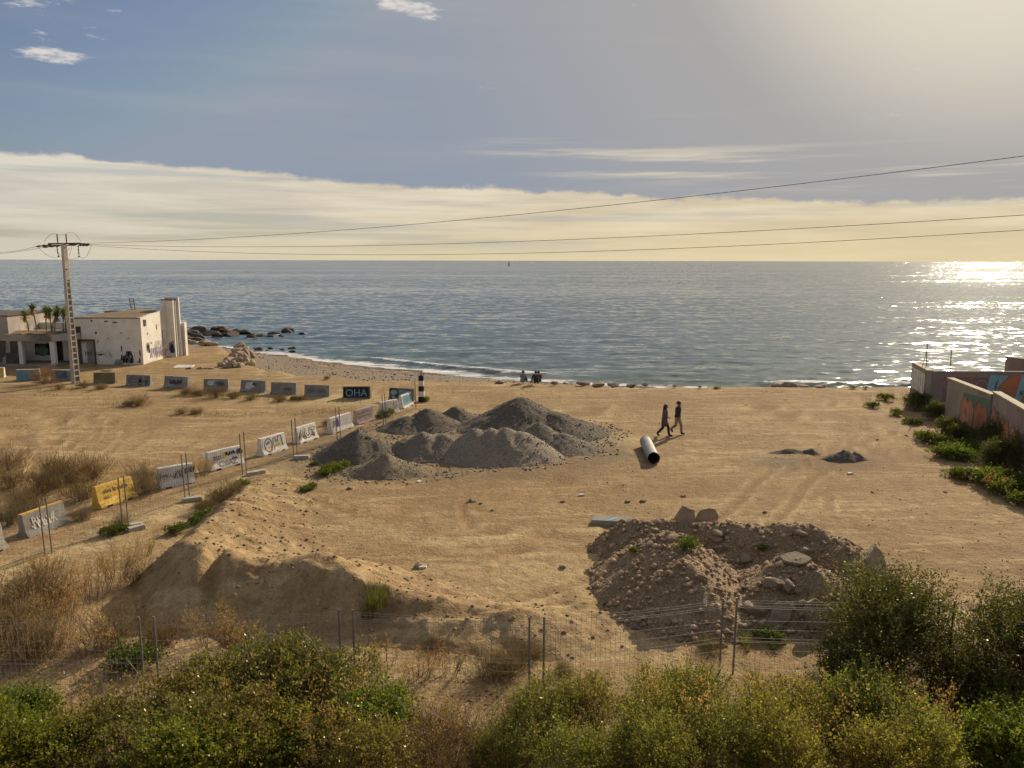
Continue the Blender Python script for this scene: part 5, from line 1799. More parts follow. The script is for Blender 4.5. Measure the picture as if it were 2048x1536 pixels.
# ------------------------------------------------------------------ boats
def sailboat(label, u, dist, k, sail, hull):
    p = Vector((ray(u, 530).x / ray(u, 530).y * dist, dist, SEA_Z))
    t = empty('sailboat', p, R(75))
    t.scale = (k, k, k)
    tag(t, label, 'sailboat')
    rings = []
    for x, w, z in [(-5.0, .9, .9), (-3, 1.5, .95), (0, 1.75, 1.0), (3, 1.2, 1.1), (5.4, .08, 1.3)]:
        rings.append([(x, -w, z), (x, -w * .7, .0), (x, 0, -.3), (x, w * .7, .0), (x, w, z)])
    MB().loft(rings).build('hull', hull, t)
    MB().box(-2.5, 1.5, -.9, .9, 1.0, 1.6).build('cabin', hull, t, bevel=.1)
    MB().tube([(.6, 0, 1.0), (.6, 0, 15.2)], [.13, .08], 6).build('mast', M_steel, t)
    MB().tube([(.6, 0, 2.2), (-4.2, .5, 2.1)], .1, 5).build('boom', M_steel, t)
    for nm, pts in [('mainsail', [(.5, 0, 2.3), (-4.1, .5, 2.2), (.5, 0, 15.0)]), ('jib', [(5.2, 0, 1.5), (.9, .6, 1.9), (.7, 0, 13.2)])]:
        V = []; F = []
        n = 8
        a, b, c = [Vector(q) for q in pts]
        for i in range(n + 1):
            for j in range(n + 1):
                f = i / n; g_ = j / n
                q = a.lerp(b, g_).lerp(c, f)
                q.y += .7 * math.sin(math.pi * g_) * (1 - f) * .8
                V.append(q)
        for i in range(n):
            for j in range(n):
                F.append((i * (n + 1) + j, i * (n + 1) + j + 1, (i + 1) * (n + 1) + j + 1, (i + 1) * (n + 1) + j))
        m = MB(); m.v = [tuple(q) for q in V]; m.f = F
        m.build(nm, sail, t, True)


sailboat('dark sailboat under sail near the middle of the horizon', 1018, 1750, 1.0, M_sail, M_hull)
sailboat('tiny white sailboat on the horizon right of the power pole', 196, 6500, 1.0, M_sailw, M_sailw)


# ------------------------------------------------------------------ slabs, stones and litter
M_slab = pmat('earthy_concrete', (0.38, 0.30, 0.205), (0.29, 0.22, 0.145), 2.5, 0.9, 0.6, 14, c=(0.16, 0.11, 0.07), cth=(0.55, 0.65))


def slab_obj(name, label, p, size, rot, mat=M_conc, seed=1):
    r = random.Random(seed)
    sx, sy, sz = size
    n = 9
    ring = [(sx / 2 * math.cos(k * 6.283 / n) * r.uniform(.8, 1.35), sy / 2 * math.sin(k * 6.283 / n) * r.uniform(.8, 1.35)) for k in range(n)]
    o = MB().loft([[(x, y, -sz / 2) for x, y in ring], [(x * .96 + r.uniform(-.02, .02), y * .96, sz / 2) for x, y in ring]]).build(name, mat, None, bevel=min(.02, sz * .15), loc=p, rot=rot)
    tag(o, label, 'concrete lump' if 'lump' in name else 'slab')
    return o


p = on(1222, 1048)
t = empty('broken_slab', (p.x, p.y, p.z), R(-16))
tag(t, 'flat grey concrete slab with a pale blue mark, left end of the ridge', 'slab')
MB().hexa([(-.65, -.28, 0), (.75, -.28, 0), (.75, .28, .05), (-.65, .28, .0), (-.65, -.25, .16), (.75, -.25, .22), (.75, .28, .24), (-.65, .28, .18)]).build('body', M_conc, t, bevel=.02)
MB().hexa([(-.2, -.25, .186), (.18, .20, .206), (.30, .20, .212), (-.02, -.25, .196), (-.2, -.25, .190), (.18, .20, .2145), (.30, .20, .2195), (-.02, -.25, .2)]).build('paint_mark', M_paleblue, t)


def on_top(u, v, h0=0.0, dz=0.0):
    """First point of the earth surface met by the sight line through (u, v)."""
    d = ray(u, v)
    Y = np.arange(15.0, 30.0, .05)[:, None]
    X = d.x / d.y * Y
    Z = CAM_H + d.z / d.y * Y
    G_ = ground_h(X, Y)
    e = np.zeros(Y.shape)
    for f in HEAP_FIELDS[10:]:
        e = np.maximum(e, f(X, Y))
    k = int(np.argmax((Z <= G_ + e)[:, 0]))
    return Vector((X[k, 0], Y[k, 0], G_[k, 0] + e[k, 0] + dz))


for (u, v, size, rot, lab, sd) in [(1372, 1040, (.6, .62, .15), (R(82), R(8), R(10)), 'left of two broken slabs standing upright on the spoil ridge', 3), (1418, 1042, (.75, .72, .16), (R(78), R(-10), R(-14)), 'right and larger of two upright slabs on the spoil ridge', 8),
                                   (1752, 1140, (.75, .85, .14), (R(62), R(12), R(35)), 'grey slab leaning at the right end of the spoil ridge', 5), (1640, 1250, (.75, .9, .14), (R(66), R(-14), R(8)), 'flat slab leaning in the shaded front of the boulder heap', 6),
                                   (1560, 1238, (.5, .75, .14), (R(60), R(25), R(-25)), 'narrow slab leaning left of the flat one in the boulder heap front', 9), (1590, 1122, (.8, .5, .08), (R(16), 0, R(-5)), 'thin pale slab lying on top of the boulder heap', 10)]:
    P_ = on_top(u, v)
    slab_obj('broken_slab', lab, P_ + Vector((0, 0, .12 if rot[0] > .6 else .02)), size, rot, M_slab, sd)

big = [(1545, 1172, .25, 'largest pale boulder in the shaded face of the boulder heap'), (1572, 1176, .21, 'pale boulder right of the largest one in the boulder heap'), (1595, 1188, .12, 'small white stone below the pale boulders of the heap'),
       (1505, 1222, .30, 'long pale stone at the left foot of the boulder heap'), (1600, 1072, .20, 'round stone on the near side of the spoil ridge'), (1490, 1122, .22, 'dark round boulder in the gap between the two stony heaps'),
       (1437, 1070, .20, 'upper flat stone at the left of the gap between the heaps'), (1432, 1082, .20, 'lower flat stone at the left of the gap between the heaps'), (1450, 1093, .13, 'small stone above the gap between the heaps'),
       (1400, 1158, .12, 'small pale stone in the face of the rounded heap'), (1695, 1138, .14, 'round grey stone on the right end of the ridge'), (1730, 1250, .30, 'flat stone on the ground right of the boulder heap'),
       (1600, 1208, .16, 'reddish stone in the middle of the boulder heap front'), (1610, 1108, .26, 'flat topped stone at the crest of the boulder heap'), (1310, 1062, .12, 'small slab like stone at the left shoulder of the rounded heap'), (1325, 1080, .08, 'dark small stone near the top of the rounded heap'),
       (1395, 1040, .2, 'block below the upright slabs')]
for i, (u, v, s, lab) in enumerate(big):
    P_ = on_top(u, v)
    o = link('stone', (ROCKS_P if 'pale' in lab or 'white' in lab else ROCKS_S)[i % 4], None, P_ + Vector((0, 0, s * .2)), (rk.uniform(-.3, .3), rk.uniform(-.3, .3), rk.uniform(0, 6)), (s * 1.15, s * .9, s * .8))
    tag(o, lab, 'stone')
small = [(945, 1003, .14), (962, 1008, .09), (1125, 1004, .10), (1255, 1004, .13), (1285, 1003, .12), (1367, 993, .10), (1163, 992, .07), (835, 1135, .16), (785, 1150, .14), (765, 1137, .09), (775, 1133, .08), (1125, 1135, .11), (1190, 1148, .14), (1195, 1152, .12), (1228, 1112, .09), (1240, 1110, .07), (985, 1021, .06), (1530, 1025, .09), (1665, 1135, .07), (1755, 880, .08), (1813, 872, .1), (1745, 985, .06), (1800, 1000, .06), (1890, 985, .07), (630, 1000, .1), (700, 978, .12), (1200, 906, .08)]
so = []
for i, (u, v, s) in enumerate(small):
    P_ = on(u, v)
    o = link('stone', ROCKS_S[i % 4], None, (P_.x, P_.y, P_.z + s * .25), (rk.uniform(-.3, .3), rk.uniform(-.3, .3), rk.uniform(0, 6)), (s * 1.2, s, s * .8))
    so.append(tag(o, None, 'stone', 'loose stones on the open lot'))
so = sorted(so, key=lambda o: to_px(o.location)[1])
byrow = {}
for o in so:
    u, v = to_px(o.location)
    byrow.setdefault('beside the gravel heaps' if v < 985 and u < 1300 else 'on the right of the lot' if u > 1500 else 'in the middle of the lot' if v < 1060 else 'by the crest of the earth bank' if u < 1000 else 'at the left foot of the rounded heap', []).append(o)
for k, lst in byrow.items():
    ordinal_labels(lst, 'leftmost loose stone ' + k, '%s loose stone from the left ' + k)
for u, v, lab in [(845, 1136, 'white scrap of litter by the crest of the earth bank'), (1163, 991, 'white scrap of litter in the middle of the lot'), (838, 964, 'white scrap of litter by the foot of the tan heap'), (1615, 925, 'pale stick of litter by the low dark pile'), (1700, 948, 'white scrap on the pale dirt below the low dark pile')]:
    P_ = on(u, v)
    o = MB().hexa([(-.13, -.06, 0), (.12, -.07, 0), (.14, .05, .0), (-.1, .07, 0), (-.12, -.05, .05), (.1, -.06, .07), (.13, .04, .05), (-.1, .06, .08)]).build('litter', M_paper, None, bevel=.012, loc=P_, rot=(0, 0, rk.uniform(0, 3)))
    tag(o, lab, 'litter')


def scatter(name, label, n, region, smin, smax, mat, seed, surf=None, parent=None):
    """Gravel too fine to pick apart: low octahedra joined into one object."""
    r = np.random.default_rng(seed)
    P_ = region(r, n)
    s = smin + (smax - smin) * r.random(len(P_)) ** 2.5
    O = np.array([(1, 0, 0), (0, 1, 0), (-1, 0, 0), (0, -1, 0), (0, 0, .7), (0, 0, -.7)], float)
    a = r.random(len(P_)) * 6.28
    ca, sa = np.cos(a), np.sin(a)
    Oj = O[None] * (1 + .5 * (r.random((len(P_), 6, 1)) - .5))
    X = (Oj[..., 0] * ca[:, None] - Oj[..., 1] * sa[:, None]) * s[:, None] + P_[:, None, 0]
    Y = (Oj[..., 0] * sa[:, None] + Oj[..., 1] * ca[:, None]) * s[:, None] * .8 + P_[:, None, 1]
    Z = Oj[..., 2] * s[:, None] + P_[:, None, 2] + s[:, None] * .2
    V = np.stack([X, Y, Z], -1).reshape(-1, 3)
    F0 = np.array([(0, 1, 4), (1, 2, 4), (2, 3, 4), (3, 0, 4), (1, 0, 5), (2, 1, 5), (3, 2, 5), (0, 3, 5)])
    F = (F0[None] + (np.arange(len(P_)) * 6)[:, None, None]).reshape(-1, 3)
    o = link(name, np_mesh(name, V, F, mat, False), parent)
    tag(o, label, None, None, 'stuff')
    return o


def reg_lot(r, n):
    y = 14.5 + 40 * r.random(n) ** 1.7
    x = (r.random(n) * 2 - 1) * (y + 3) * .72
    dens = fbm(x * .25, y * .25, 3, 400)
    k = dens + r.random(n) * .6 > .25
    x, y = x[k], y[k]
    return np.stack([x, y, ground_h(x, y)], -1)


scatter('loose_gravel', 'small loose stones strewn over the dirt lot', 7000, reg_lot, .008, .045, M_pebble, 21)


def reg_field(field, x0, x1, y0, y1, dens=-.02):
    def f(r, n):
        x = x0 + (x1 - x0) * r.random(n); y = y0 + (y1 - y0) * r.random(n)
        h = field(x[:, None], y[:, None])[:, 0]
        k = h > dens
        x, y, h = x[k], y[k], h[k]
        return np.stack([x, y, ground_h(x, y) + np.maximum(h, 0)], -1)
    return f


NF = len(HEAP_FIELDS)
M_pebspoil = pmat('spoil_stones', (0.46, 0.34, 0.22), (0.33, 0.225, 0.13), 3.0, 0.9, isl=0.4)
M_pebdark = pmat('dark_gravel_stones', (0.22, 0.19, 0.15), (0.16, 0.136, 0.107), 3.0, 0.9, isl=0.5)
M_peblight = pmat('grey_gravel_stones', (0.29, 0.25, 0.19), (0.22, 0.185, 0.14), 3.0, 0.9, isl=0.4)
def spoil_field(X, Y):
    H = np.full(X.shape, -9.0)
    for f in HEAP_FIELDS[10:13]:
        H = np.maximum(H, f(X, Y))
    return H
scatter('spoil_stones', 'pebbles and clods littering the stony earth heaps', 6500, reg_field(spoil_field, 1.5, 12, 16, 25, -.07), .015, .13, M_pebspoil, 33)
def gravel_field(X, Y):
    H = np.full(X.shape, -9.0)
    for f in HEAP_FIELDS[0:4]:
        H = np.maximum(H, f(X, Y))
    return H
scatter('gravel_crumbs', 'coarse dark gravel crumbs on the dark heaps', 5200, reg_field(gravel_field, -12, 7, 32, 47, -.08), .02, .08, M_pebdark, 34)
def gravel_field2(X, Y):
    H = np.full(X.shape, -9.0)
    for f in HEAP_FIELDS[4:8]:
        H = np.maximum(H, f(X, Y))
    return H
scatter('gravel_crumbs', 'coarse grey gravel crumbs on the paler heaps', 4200, reg_field(gravel_field2, -10, 5, 30, 42, -.08), .015, .07, M_peblight, 35)
M_pebbeach = pmat('beach_pebbles', (0.20, 0.165, 0.125), (0.14, 0.115, 0.085), 3.0, 0.85, isl=0.4)
def reg_beach(r, n):
    x = -32 + 40 * r.random(n)
    t = r.random(n)
    y = ycrest(x) + 1 + (yshore(x) - ycrest(x) - 2) * t
    return np.stack([x, y, ground_h(x, y) + .06], -1)
scatter('beach_stones', 'bigger stones scattered over the pebble beach', 800, reg_beach, .03, .13, M_pebbeach, 36)


M_clod = pmat('earth_clods', (0.34, 0.235, 0.135), (0.26, 0.172, 0.095), 3.0, 0.95, isl=0.35)
scatter('earth_clods', 'crumbs and clods strewn over the brown earth bank', 3600, reg_field(HEAP_FIELDS[13], -15, 4, 14.8, 31, -.05), .012, .075, M_clod, 37)
def reg_toe(r, n):
    """stones that rolled to the foot of the heaps"""
    x = -12 + 20 * r.random(n * 6); y = 30 + 17 * r.random(n * 6)
    H = np.maximum(gravel_field(x[:, None], y[:, None]), gravel_field2(x[:, None], y[:, None]))[:, 0]
    k = (H > -.42) & (H < .04)
    x, y, H = x[k], y[k], H[k]
    return np.stack([x, y, ground_h(x, y) + np.maximum(H, 0)], -1)
scatter('spilled_gravel', 'loose gravel spilled around the feet of the gravel heaps', 1500, reg_toe, .015, .085, M_peblight, 38)


# ================================================================== VEGETATION
L_green = leafmat('glossy_green_leaf', (0.090, 0.130, 0.018), (0.160, 0.200, 0.030), .48, .5, (0.22, 0.15, 0.05), .06)
L_bramble = leafmat('bramble_leaf', (0.105, 0.120, 0.030), (0.185, 0.180, 0.046), .48, .5, (0.17, 0.115, 0.055), .14)
L_yellow = leafmat('yellow_green_leaf', (0.125, 0.148, 0.036), (0.215, 0.222, 0.056), .50, .5, (0.36, 0.30, 0.06), .05)
L_dark = leafmat('dark_evergreen_leaf', (0.060, 0.070, 0.021), (0.105, 0.112, 0.034), .38, .5, (0.14, 0.115, 0.04), .06)
L_dry = leafmat('dry_seed_head', (0.28, 0.190, 0.100), (0.40, 0.280, 0.150), .38, .1)
L_brush = leafmat('grey_green_brush', (0.120, 0.105, 0.048), (0.200, 0.160, 0.078), .38, .15, (0.26, 0.165, 0.080), .25)
L_weed = leafmat('fresh_green_weed', (0.068, 0.100, 0.020), (0.120, 0.150, 0.034), .42, .3)
L_grass = leafmat('green_grass_blade', (0.105, 0.110, 0.034), (0.170, 0.160, 0.052), .42, .2)
L_straw = leafmat('straw_grass_blade', (0.28, 0.195, 0.095), (0.40, 0.285, 0.145), .42, .15)
L_russet = leafmat('russet_twigs', (0.25, 0.140, 0.060), (0.34, 0.200, 0.090), .32, .05)


def unit(v):
    return v / np.maximum(np.linalg.norm(v, axis=-1, keepdims=True), 1e-6)


def leaves(P, A, N, ln, wd):
    """Diamond leaves: base point, long axis, rough normal, length, width."""
    A = unit(A); B = unit(np.cross(A, N))
    ln = ln[:, None]; wd = wd[:, None]
    nn = np.cross(B, A)
    V = np.stack([P, P + A * ln * .45 + B * wd * .5 + nn * ln * .06, P + A * ln, P + A * ln * .45 - B * wd * .5 + nn * ln * .06], 1)
    F = np.arange(len(P) * 4).reshape(-1, 4)
    return V.reshape(-1, 3), F


def crown(name, blobs, ntwig, per, tl, ls, asp, mat, seed, up=.35, shell=.55, droop=0.0, shoots=.06, low=0.0):
    """Leafy twigs filling lumpy ellipsoids."""
    r = np.random.default_rng(seed)
    bl = np.array(blobs, float)
    w = bl[:, 3] * bl[:, 4] * bl[:, 5]
    k = r.choice(len(bl), ntwig, p=w ** .75 / (w ** .75).sum())
    d = unit(r.normal(size=(ntwig, 3)))
    d[:, 2] = np.where(d[:, 2] < -.35, -d[:, 2], d[:, 2])
    rad = shell + (1 - shell) * r.random(ntwig) ** .7
    lump = 1 + .28 * fbm(d[:, 0] * 2.2 + k * 3.1, d[:, 1] * 2.2 + d[:, 2] * 2, 3, seed)
    base = bl[k, :3] + d * bl[k, 3:6] * (rad * lump)[:, None]
    if low > 0:
        base[:, 2] *= np.where(r.random(ntwig) < low, .12 + .6 * r.random(ntwig), 1.0)
    td = unit(d + np.array([0, 0, up]) + .55 * r.normal(size=(ntwig, 3)))
    L = tl * (.5 + r.random(ntwig))
    long_ = r.random(ntwig) < shoots
    td = np.where(long_[:, None], unit(td + np.array([0, 0, .5])), td)
    L = np.where(long_, L * 2.3, L)
    t = (np.arange(per) + .5) / per
    P = base[:, None] + td[:, None] * (L[:, None] * t[None])[..., None]
    P[..., 2] -= droop * (t[None] ** 2) * L[:, None]
    P = P + .012 * r.normal(size=P.shape)
    side = unit(np.cross(td, r.normal(size=td.shape)))
    sg = np.where(np.arange(per) % 2 == 0, 1.0, -1.0)
    A = td[:, None] * .6 + side[:, None] * sg[None, :, None] * .9 + .35 * r.normal(size=P.shape)
    N = np.array([0, 0, 1.0]) + .7 * r.normal(size=P.shape)
    n = ntwig * per
    ln = ls * (.6 + .8 * r.random(n))
    V, F = leaves(P.reshape(-1, 3), A.reshape(-1, 3), N.reshape(-1, 3), ln, ln * asp)
    V[:, 2] = np.maximum(V[:, 2], .01)
    return np_mesh(name, V, F, mat, False), base, td, L


def stems(name, blobs, mat, seed, nmain=9, twigs=None, rad=.02, tn=120, tr=.004):
    rnd = random.Random(seed)
    m = MB()
    for i in range(nmain):
        b = blobs[rnd.randrange(len(blobs))]
        e = Vector((b[0] + rnd.uniform(-.6, .6) * b[3], b[1] + rnd.uniform(-.6, .6) * b[4], b[2] + rnd.uniform(.2, .8) * b[5]))
        s = Vector((rnd.uniform(-.15, .15), rnd.uniform(-.15, .15), -.05))
        mid = s.lerp(e, .5) + Vector((rnd.uniform(-.12, .12), rnd.uniform(-.12, .12), .1))
        m.tube([s, s.lerp(mid, .6), mid, e], [rad, rad * .8, rad * .6, rad * .25], 5)
    if twigs is not None:
        base, td, L = twigs
        for i in range(min(tn, len(base))):
            b = Vector(base[i]); e = b + Vector(td[i]) * float(L[i]) * 1.1
            m.tube([b - Vector(td[i]) * float(L[i]) * .4, b, e], [tr, tr, tr * .4], 3, False)
    return m.mesh(name, mat)


PROTO = {}


def proto(key, blobs, ntwig, per, tl, ls, asp, lmat, smat, seed, tn=150, tr=.004, **kw):
    me, base, td, L = crown('foliage', blobs, ntwig, per, tl, ls, asp, lmat, seed, **kw)
    PROTO[key] = (me, stems('stem', blobs, smat, seed + 1, 9, (base, td, L), tn=tn, tr=tr))


def blobset(seed, n, R_, h, sx=1.0):
    r = random.Random(seed)
    out = []
    for i in range(n):
        a = r.uniform(0, 6.28); q = R_ * .55 * math.sqrt(r.random())
        br = R_ * r.uniform(.32, .55)
        bz = h * r.uniform(.30, .50)
        out.append((q * math.cos(a) * sx, q * math.sin(a), bz, br * sx, br, bz * r.uniform(.92, 1.05)))
    return out


proto('green', blobset(1, 7, 1.25, 1.5), 1500, 9, .20, .062, .62, L_green, M_twig, 500)
proto('green2', blobset(2, 6, 1.1, 1.3), 1400, 9, .20, .058, .62, L_green, M_twig, 510)
proto('bramble', blobset(3, 7, 1.15, 1.45), 1150, 8, .22, .056, .58, L_bramble, M_twig, 520, tn=420, tr=.005, droop=.3)
proto('bramble2', blobset(4, 8, 1.2, 1.35), 1150, 8, .24, .055, .58, L_bramble, M_twig, 530, tn=420, tr=.005, droop=.3)
proto('yellow', blobset(5, 8, 1.1, 1.3), 1150, 10, .24, .044, .52, L_yellow, M_twig, 540, up=.7, tn=250, low=.2)
proto('yellow2', blobset(6, 7, 1.05, 1.25), 1050, 10, .26, .044, .52, L_yellow, M_twig, 550, up=.8, tn=250, low=.2)
proto('dark', blobset(7, 12, 1.9, 2.3), 3800, 10, .26, .055, .5, L_dark, M_twig, 560, up=.6, shell=.4, low=.3)
proto('dark2', blobset(8, 7, 1.1, 1.5), 1500, 9, .22, .055, .5, L_dark, M_twig, 570, up=.6, shell=.4, low=.3)
proto('weed', blobset(9, 6, .55, .35), 260, 7, .10, .050, .7, L_weed, M_twig, 580, tn=20)
proto('weed2', blobset(10, 5, .45, .28), 200, 7, .10, .045, .7, L_weed, M_twig, 590, tn=20)
proto('brush', blobset(11, 8, .9, .8), 620, 10, .24, .030, .34, L_brush, M_twig, 600, up=.9, tn=320, tr=.004, shell=.2, low=.55)
proto('brush2', blobset(12, 7, .8, .65), 520, 10, .24, .030, .34, L_brush, M_twig, 610, up=.9, tn=320, tr=.004, shell=.2, low=.55)
proto('tumble', blobset(13, 8, 1.1, 1.1), 900, 10, .30, .030, .22, L_russet, M_twig, 620, up=.4, tn=420, tr=.004, shell=.2, low=.4)


def stalks(key, seed, n, h, spread, lmat):
    """Dead upright stalks with seed heads."""
    rnd = random.Random(seed)
    m = MB()
    P = []; A = []
    for i in range(n):
        a = rnd.uniform(0, 6.28); q = spread * math.sqrt(rnd.random()) * .5
        s = Vector((q * math.cos(a), q * math.sin(a), -.02))
        hh = h * rnd.uniform(.55, 1.0)
        e = s + Vector((math.cos(a) * spread * .5 * rnd.uniform(.1, 1), math.sin(a) * spread * .5 * rnd.uniform(.1, 1), hh))
        m.tube([s, s.lerp(e, .5) + Vector((rnd.uniform(-.03, .03), rnd.uniform(-.03, .03), 0)), e], [.007, .005, .002], 3, False)
        for k in range(5):
            f = rnd.uniform(.35, .95)
            b = s.lerp(e, f)
            tip = b + Vector((rnd.uniform(-.16, .16), rnd.uniform(-.16, .16), rnd.uniform(.08, .22)))
            m.tube([b, tip], [.003, .0015], 3, False)
            for j in range(9):
                P.append(b.lerp(tip, rnd.uniform(.25, 1)) + Vector((rnd.gauss(0, .012), rnd.gauss(0, .012), rnd.gauss(0, .012)))); A.append((rnd.gauss(0, .6), rnd.gauss(0, .6), 1))
        for j in range(10):
            P.append(s.lerp(e, rnd.uniform(.7, 1)) + Vector((rnd.gauss(0, .012), rnd.gauss(0, .012), 0))); A.append((rnd.gauss(0, .6), rnd.gauss(0, .6), 1))
    P = np.array(P); A = np.array(A)
    r = np.random.default_rng(seed)
    ln = .028 * (.6 + .8 * r.random(len(P)))
    V, F = leaves(P, A, r.normal(size=P.shape), ln, ln * .6)
    PROTO[key] = (np_mesh('seed_heads', V, F, lmat, False), m.mesh('stem', M_twig))


stalks('stalk', 700, 26, .85, .75, L_dry)
stalks('stalk2', 710, 20, .70, .6, L_dry)


def tuft(key, seed, n, h, spread, mat, w=.012, arch=.5):
    r = np.random.default_rng(seed)
    a = r.random(n) * 6.28; q = spread * .35 * np.sqrt(r.random(n))
    s = np.stack([q * np.cos(a), q * np.sin(a), np.zeros(n) - .01], -1)
    out = np.stack([np.cos(a + .6 * r.normal(size=n)), np.sin(a + .6 * r.normal(size=n)), np.zeros(n)], -1)
    hh = h * (.5 + .6 * r.random(n)); sp = spread * arch * (.2 + .9 * r.random(n))
    side = np.stack([-out[:, 1], out[:, 0], np.zeros(n)], -1) * w / 2
    V = []
    K_ = 4
    for i in range(K_):
        t = i / (K_ - 1)
        c = s + out * (sp * t ** 2)[:, None] + np.array([0, 0, 1.0]) * (hh * (t - .35 * t ** 3 * (sp / spread)))[:, None]
        V.append(c + side * (1 - .85 * t)); V.append(c - side * (1 - .85 * t))
    V = np.stack(V, 1)
    F = []
    for i in range(K_ - 1):
        F.append(np.stack([np.arange(n) * 2 * K_ + 2 * i, np.arange(n) * 2 * K_ + 2 * i + 1, np.arange(n) * 2 * K_ + 2 * i + 3, np.arange(n) * 2 * K_ + 2 * i + 2], -1))
    PROTO[key] = (np_mesh('blades', V.reshape(-1, 3), np.concatenate(F), mat, False), None)


tuft('tuft', 720, 170, .75, .7, L_grass, .016)
tuft('tuft_dry', 730, 120, .55, .5, L_straw, .010)


def plant(kind, loc, s, label, cat='shrub', group=None, rz=None, name=None, sz=None):
    fo, st = PROTO[kind]
    nm = name or {'stalk': 'dry_weed', 'stalk2': 'dry_weed', 'tuft': 'grass_tuft', 'tuft_dry': 'grass_tuft', 'weed': 'weed', 'weed2': 'weed', 'tumble': 'dry_bush', 'brush': 'brush_shrub', 'brush2': 'brush_shrub'}.get(kind, 'shrub')
    t = empty(nm, loc, rk.uniform(0, 6.28) if rz is None else rz)
    t.scale = (s, s, s * (sz or 1.0))
    tag(t, label, cat, group)
    link(fo.name.split('.')[0], fo, t)
    if st is not None:
        link('stem', st, t)
    return t


def px_label(objs, fmt):
    objs = sorted(objs, key=lambda o: to_px(o.location)[0])
    n = len(objs)
    for i, o in enumerate(objs):
        o['label'] = fmt % ('leftmost' if i == 0 else 'rightmost' if i == n - 1 else ORD[i] + ' from left')


# --- foreground shrubs on the railway slope
def spot(x, y):
    return (x, y, GH(x, y) - .03)


rowg = [plant(k, spot(x, y), s, None, 'shrub', 'bright green shrubs in the bottom left corner') for k, x, y, s in [('green', -10.3, 12.9, 1.0), ('green2', -9.0, 13.3, .95), ('green', -8.2, 12.2, .8), ('green2', -10.6, 11.7, 1.0), ('green', -9.2, 11.5, .95)]]
px_label(rowg, '%s bright green shrub of the bottom left corner clump')
rowb = [plant(k, spot(x, y), s, None, 'shrub', 'brambles in front of the earth bank') for k, x, y, s in [('bramble', -7.1, 12.5, .9), ('bramble2', -6.4, 13.5, 1.0), ('bramble', -5.5, 14.0, 1.08), ('bramble2', -4.5, 14.1, 1.05), ('bramble', -3.6, 13.9, 1.08), ('green2', -2.9, 13.2, 1.0), ('bramble2', -6.0, 12.1, 1.0), ('bramble', -4.9, 12.3, 1.05), ('green2', -3.9, 12.4, 1.0), ('bramble2', -2.6, 11.9, .9), ('green', -5.4, 11.6, .8)]]
px_label(rowb, '%s bramble shrub in the tangle below the earth bank')
rowy = [plant(k, spot(x, y), s, None, 'shrub', 'yellow green shrubs along the bottom right') for k, x, y, s in [('yellow', .6, 13.1, .95), ('yellow2', 1.6, 13.5, .95), ('yellow', 2.6, 13.2, 1.0), ('yellow2', 3.6, 13.6, 1.05), ('yellow', 4.6, 13.0, 1.0), ('yellow2', 5.6, 13.3, 1.05), ('yellow', 6.6, 13.2, 1.1), ('yellow2', 1.0, 12.0, .95), ('yellow', 2.2, 12.0, 1.0), ('yellow2', 3.4, 12.1, 1.0), ('yellow', 4.7, 11.9, 1.0), ('yellow2', 6.0, 12.0, 1.05), ('yellow', 7.3, 12.3, 1.05), ('yellow2', 0.0, 12.3, .7)]]
px_label(rowy, '%s yellow green shrub of the bottom right bank')
plant('dark', spot(8.5, 15.8), 1.12, 'big dark evergreen shrub at the right, hiding the fence end', rz=.4)
plant('dark', spot(11.0, 15.2), 1.1, 'dark evergreen shrub cut by the right edge, beside the biggest one', rz=2.4)
plant('dark2', spot(7.2, 14.7), .95, 'smaller dark shrub at the left foot of the big evergreen')
plant('dark2', spot(9.0, 14.2), 1.0, 'dark shrub in deep shade in front of the big evergreen')
rowc = [plant(k, spot(x, y), s, None, 'shrub', 'green shrubs in the bottom right corner') for k, x, y, s in [('green2', 8.4, 12.6, .95), ('green', 9.5, 12.8, .95), ('green2', 10.6, 12.9, 1.0), ('green', 9.0, 11.8, .85), ('green2', 10.3, 11.8, .9)]]
px_label(rowc, '%s leafy green shrub of the bottom right corner clump')

rowk = [plant(k, spot(x, y), s, None, 'brush', 'brush filling the bottom centre gap') for k, x, y, s in [('brush', -1.7, 13.6, .8), ('brush2', -1.0, 13.2, .9), ('brush', -.6, 12.6, 1.0), ('brush2', -1.5, 12.4, 1.1), ('brush', -2.1, 12.9, .9), ('brush2', -.2, 13.4, .7), ('brush', -1.1, 11.9, 1.1), ('brush2', -1.9, 11.9, 1.1), ('brush', .1, 14.2, .55)]]
px_label(rowk, '%s olive brush clump in the bottom centre gap')
rowk = [plant(k, spot(x, y), s, None, 'dry weed', 'dead weeds among the bottom shrubs', sz=1.2) for k, x, y, s in [('stalk', -7.9, 13.4, 1.2), ('stalk2', -5.0, 13.4, 1.6), ('stalk', -3.3, 12.8, 1.5), ('stalk', 3.0, 13.0, 1.5), ('stalk2', 5.2, 12.8, 1.7), ('stalk', 7.6, 13.2, 1.4), ('stalk2', -1.4, 13.0, 1.1)]]
px_label(rowk, '%s tall dead weed rising among the bottom shrubs')

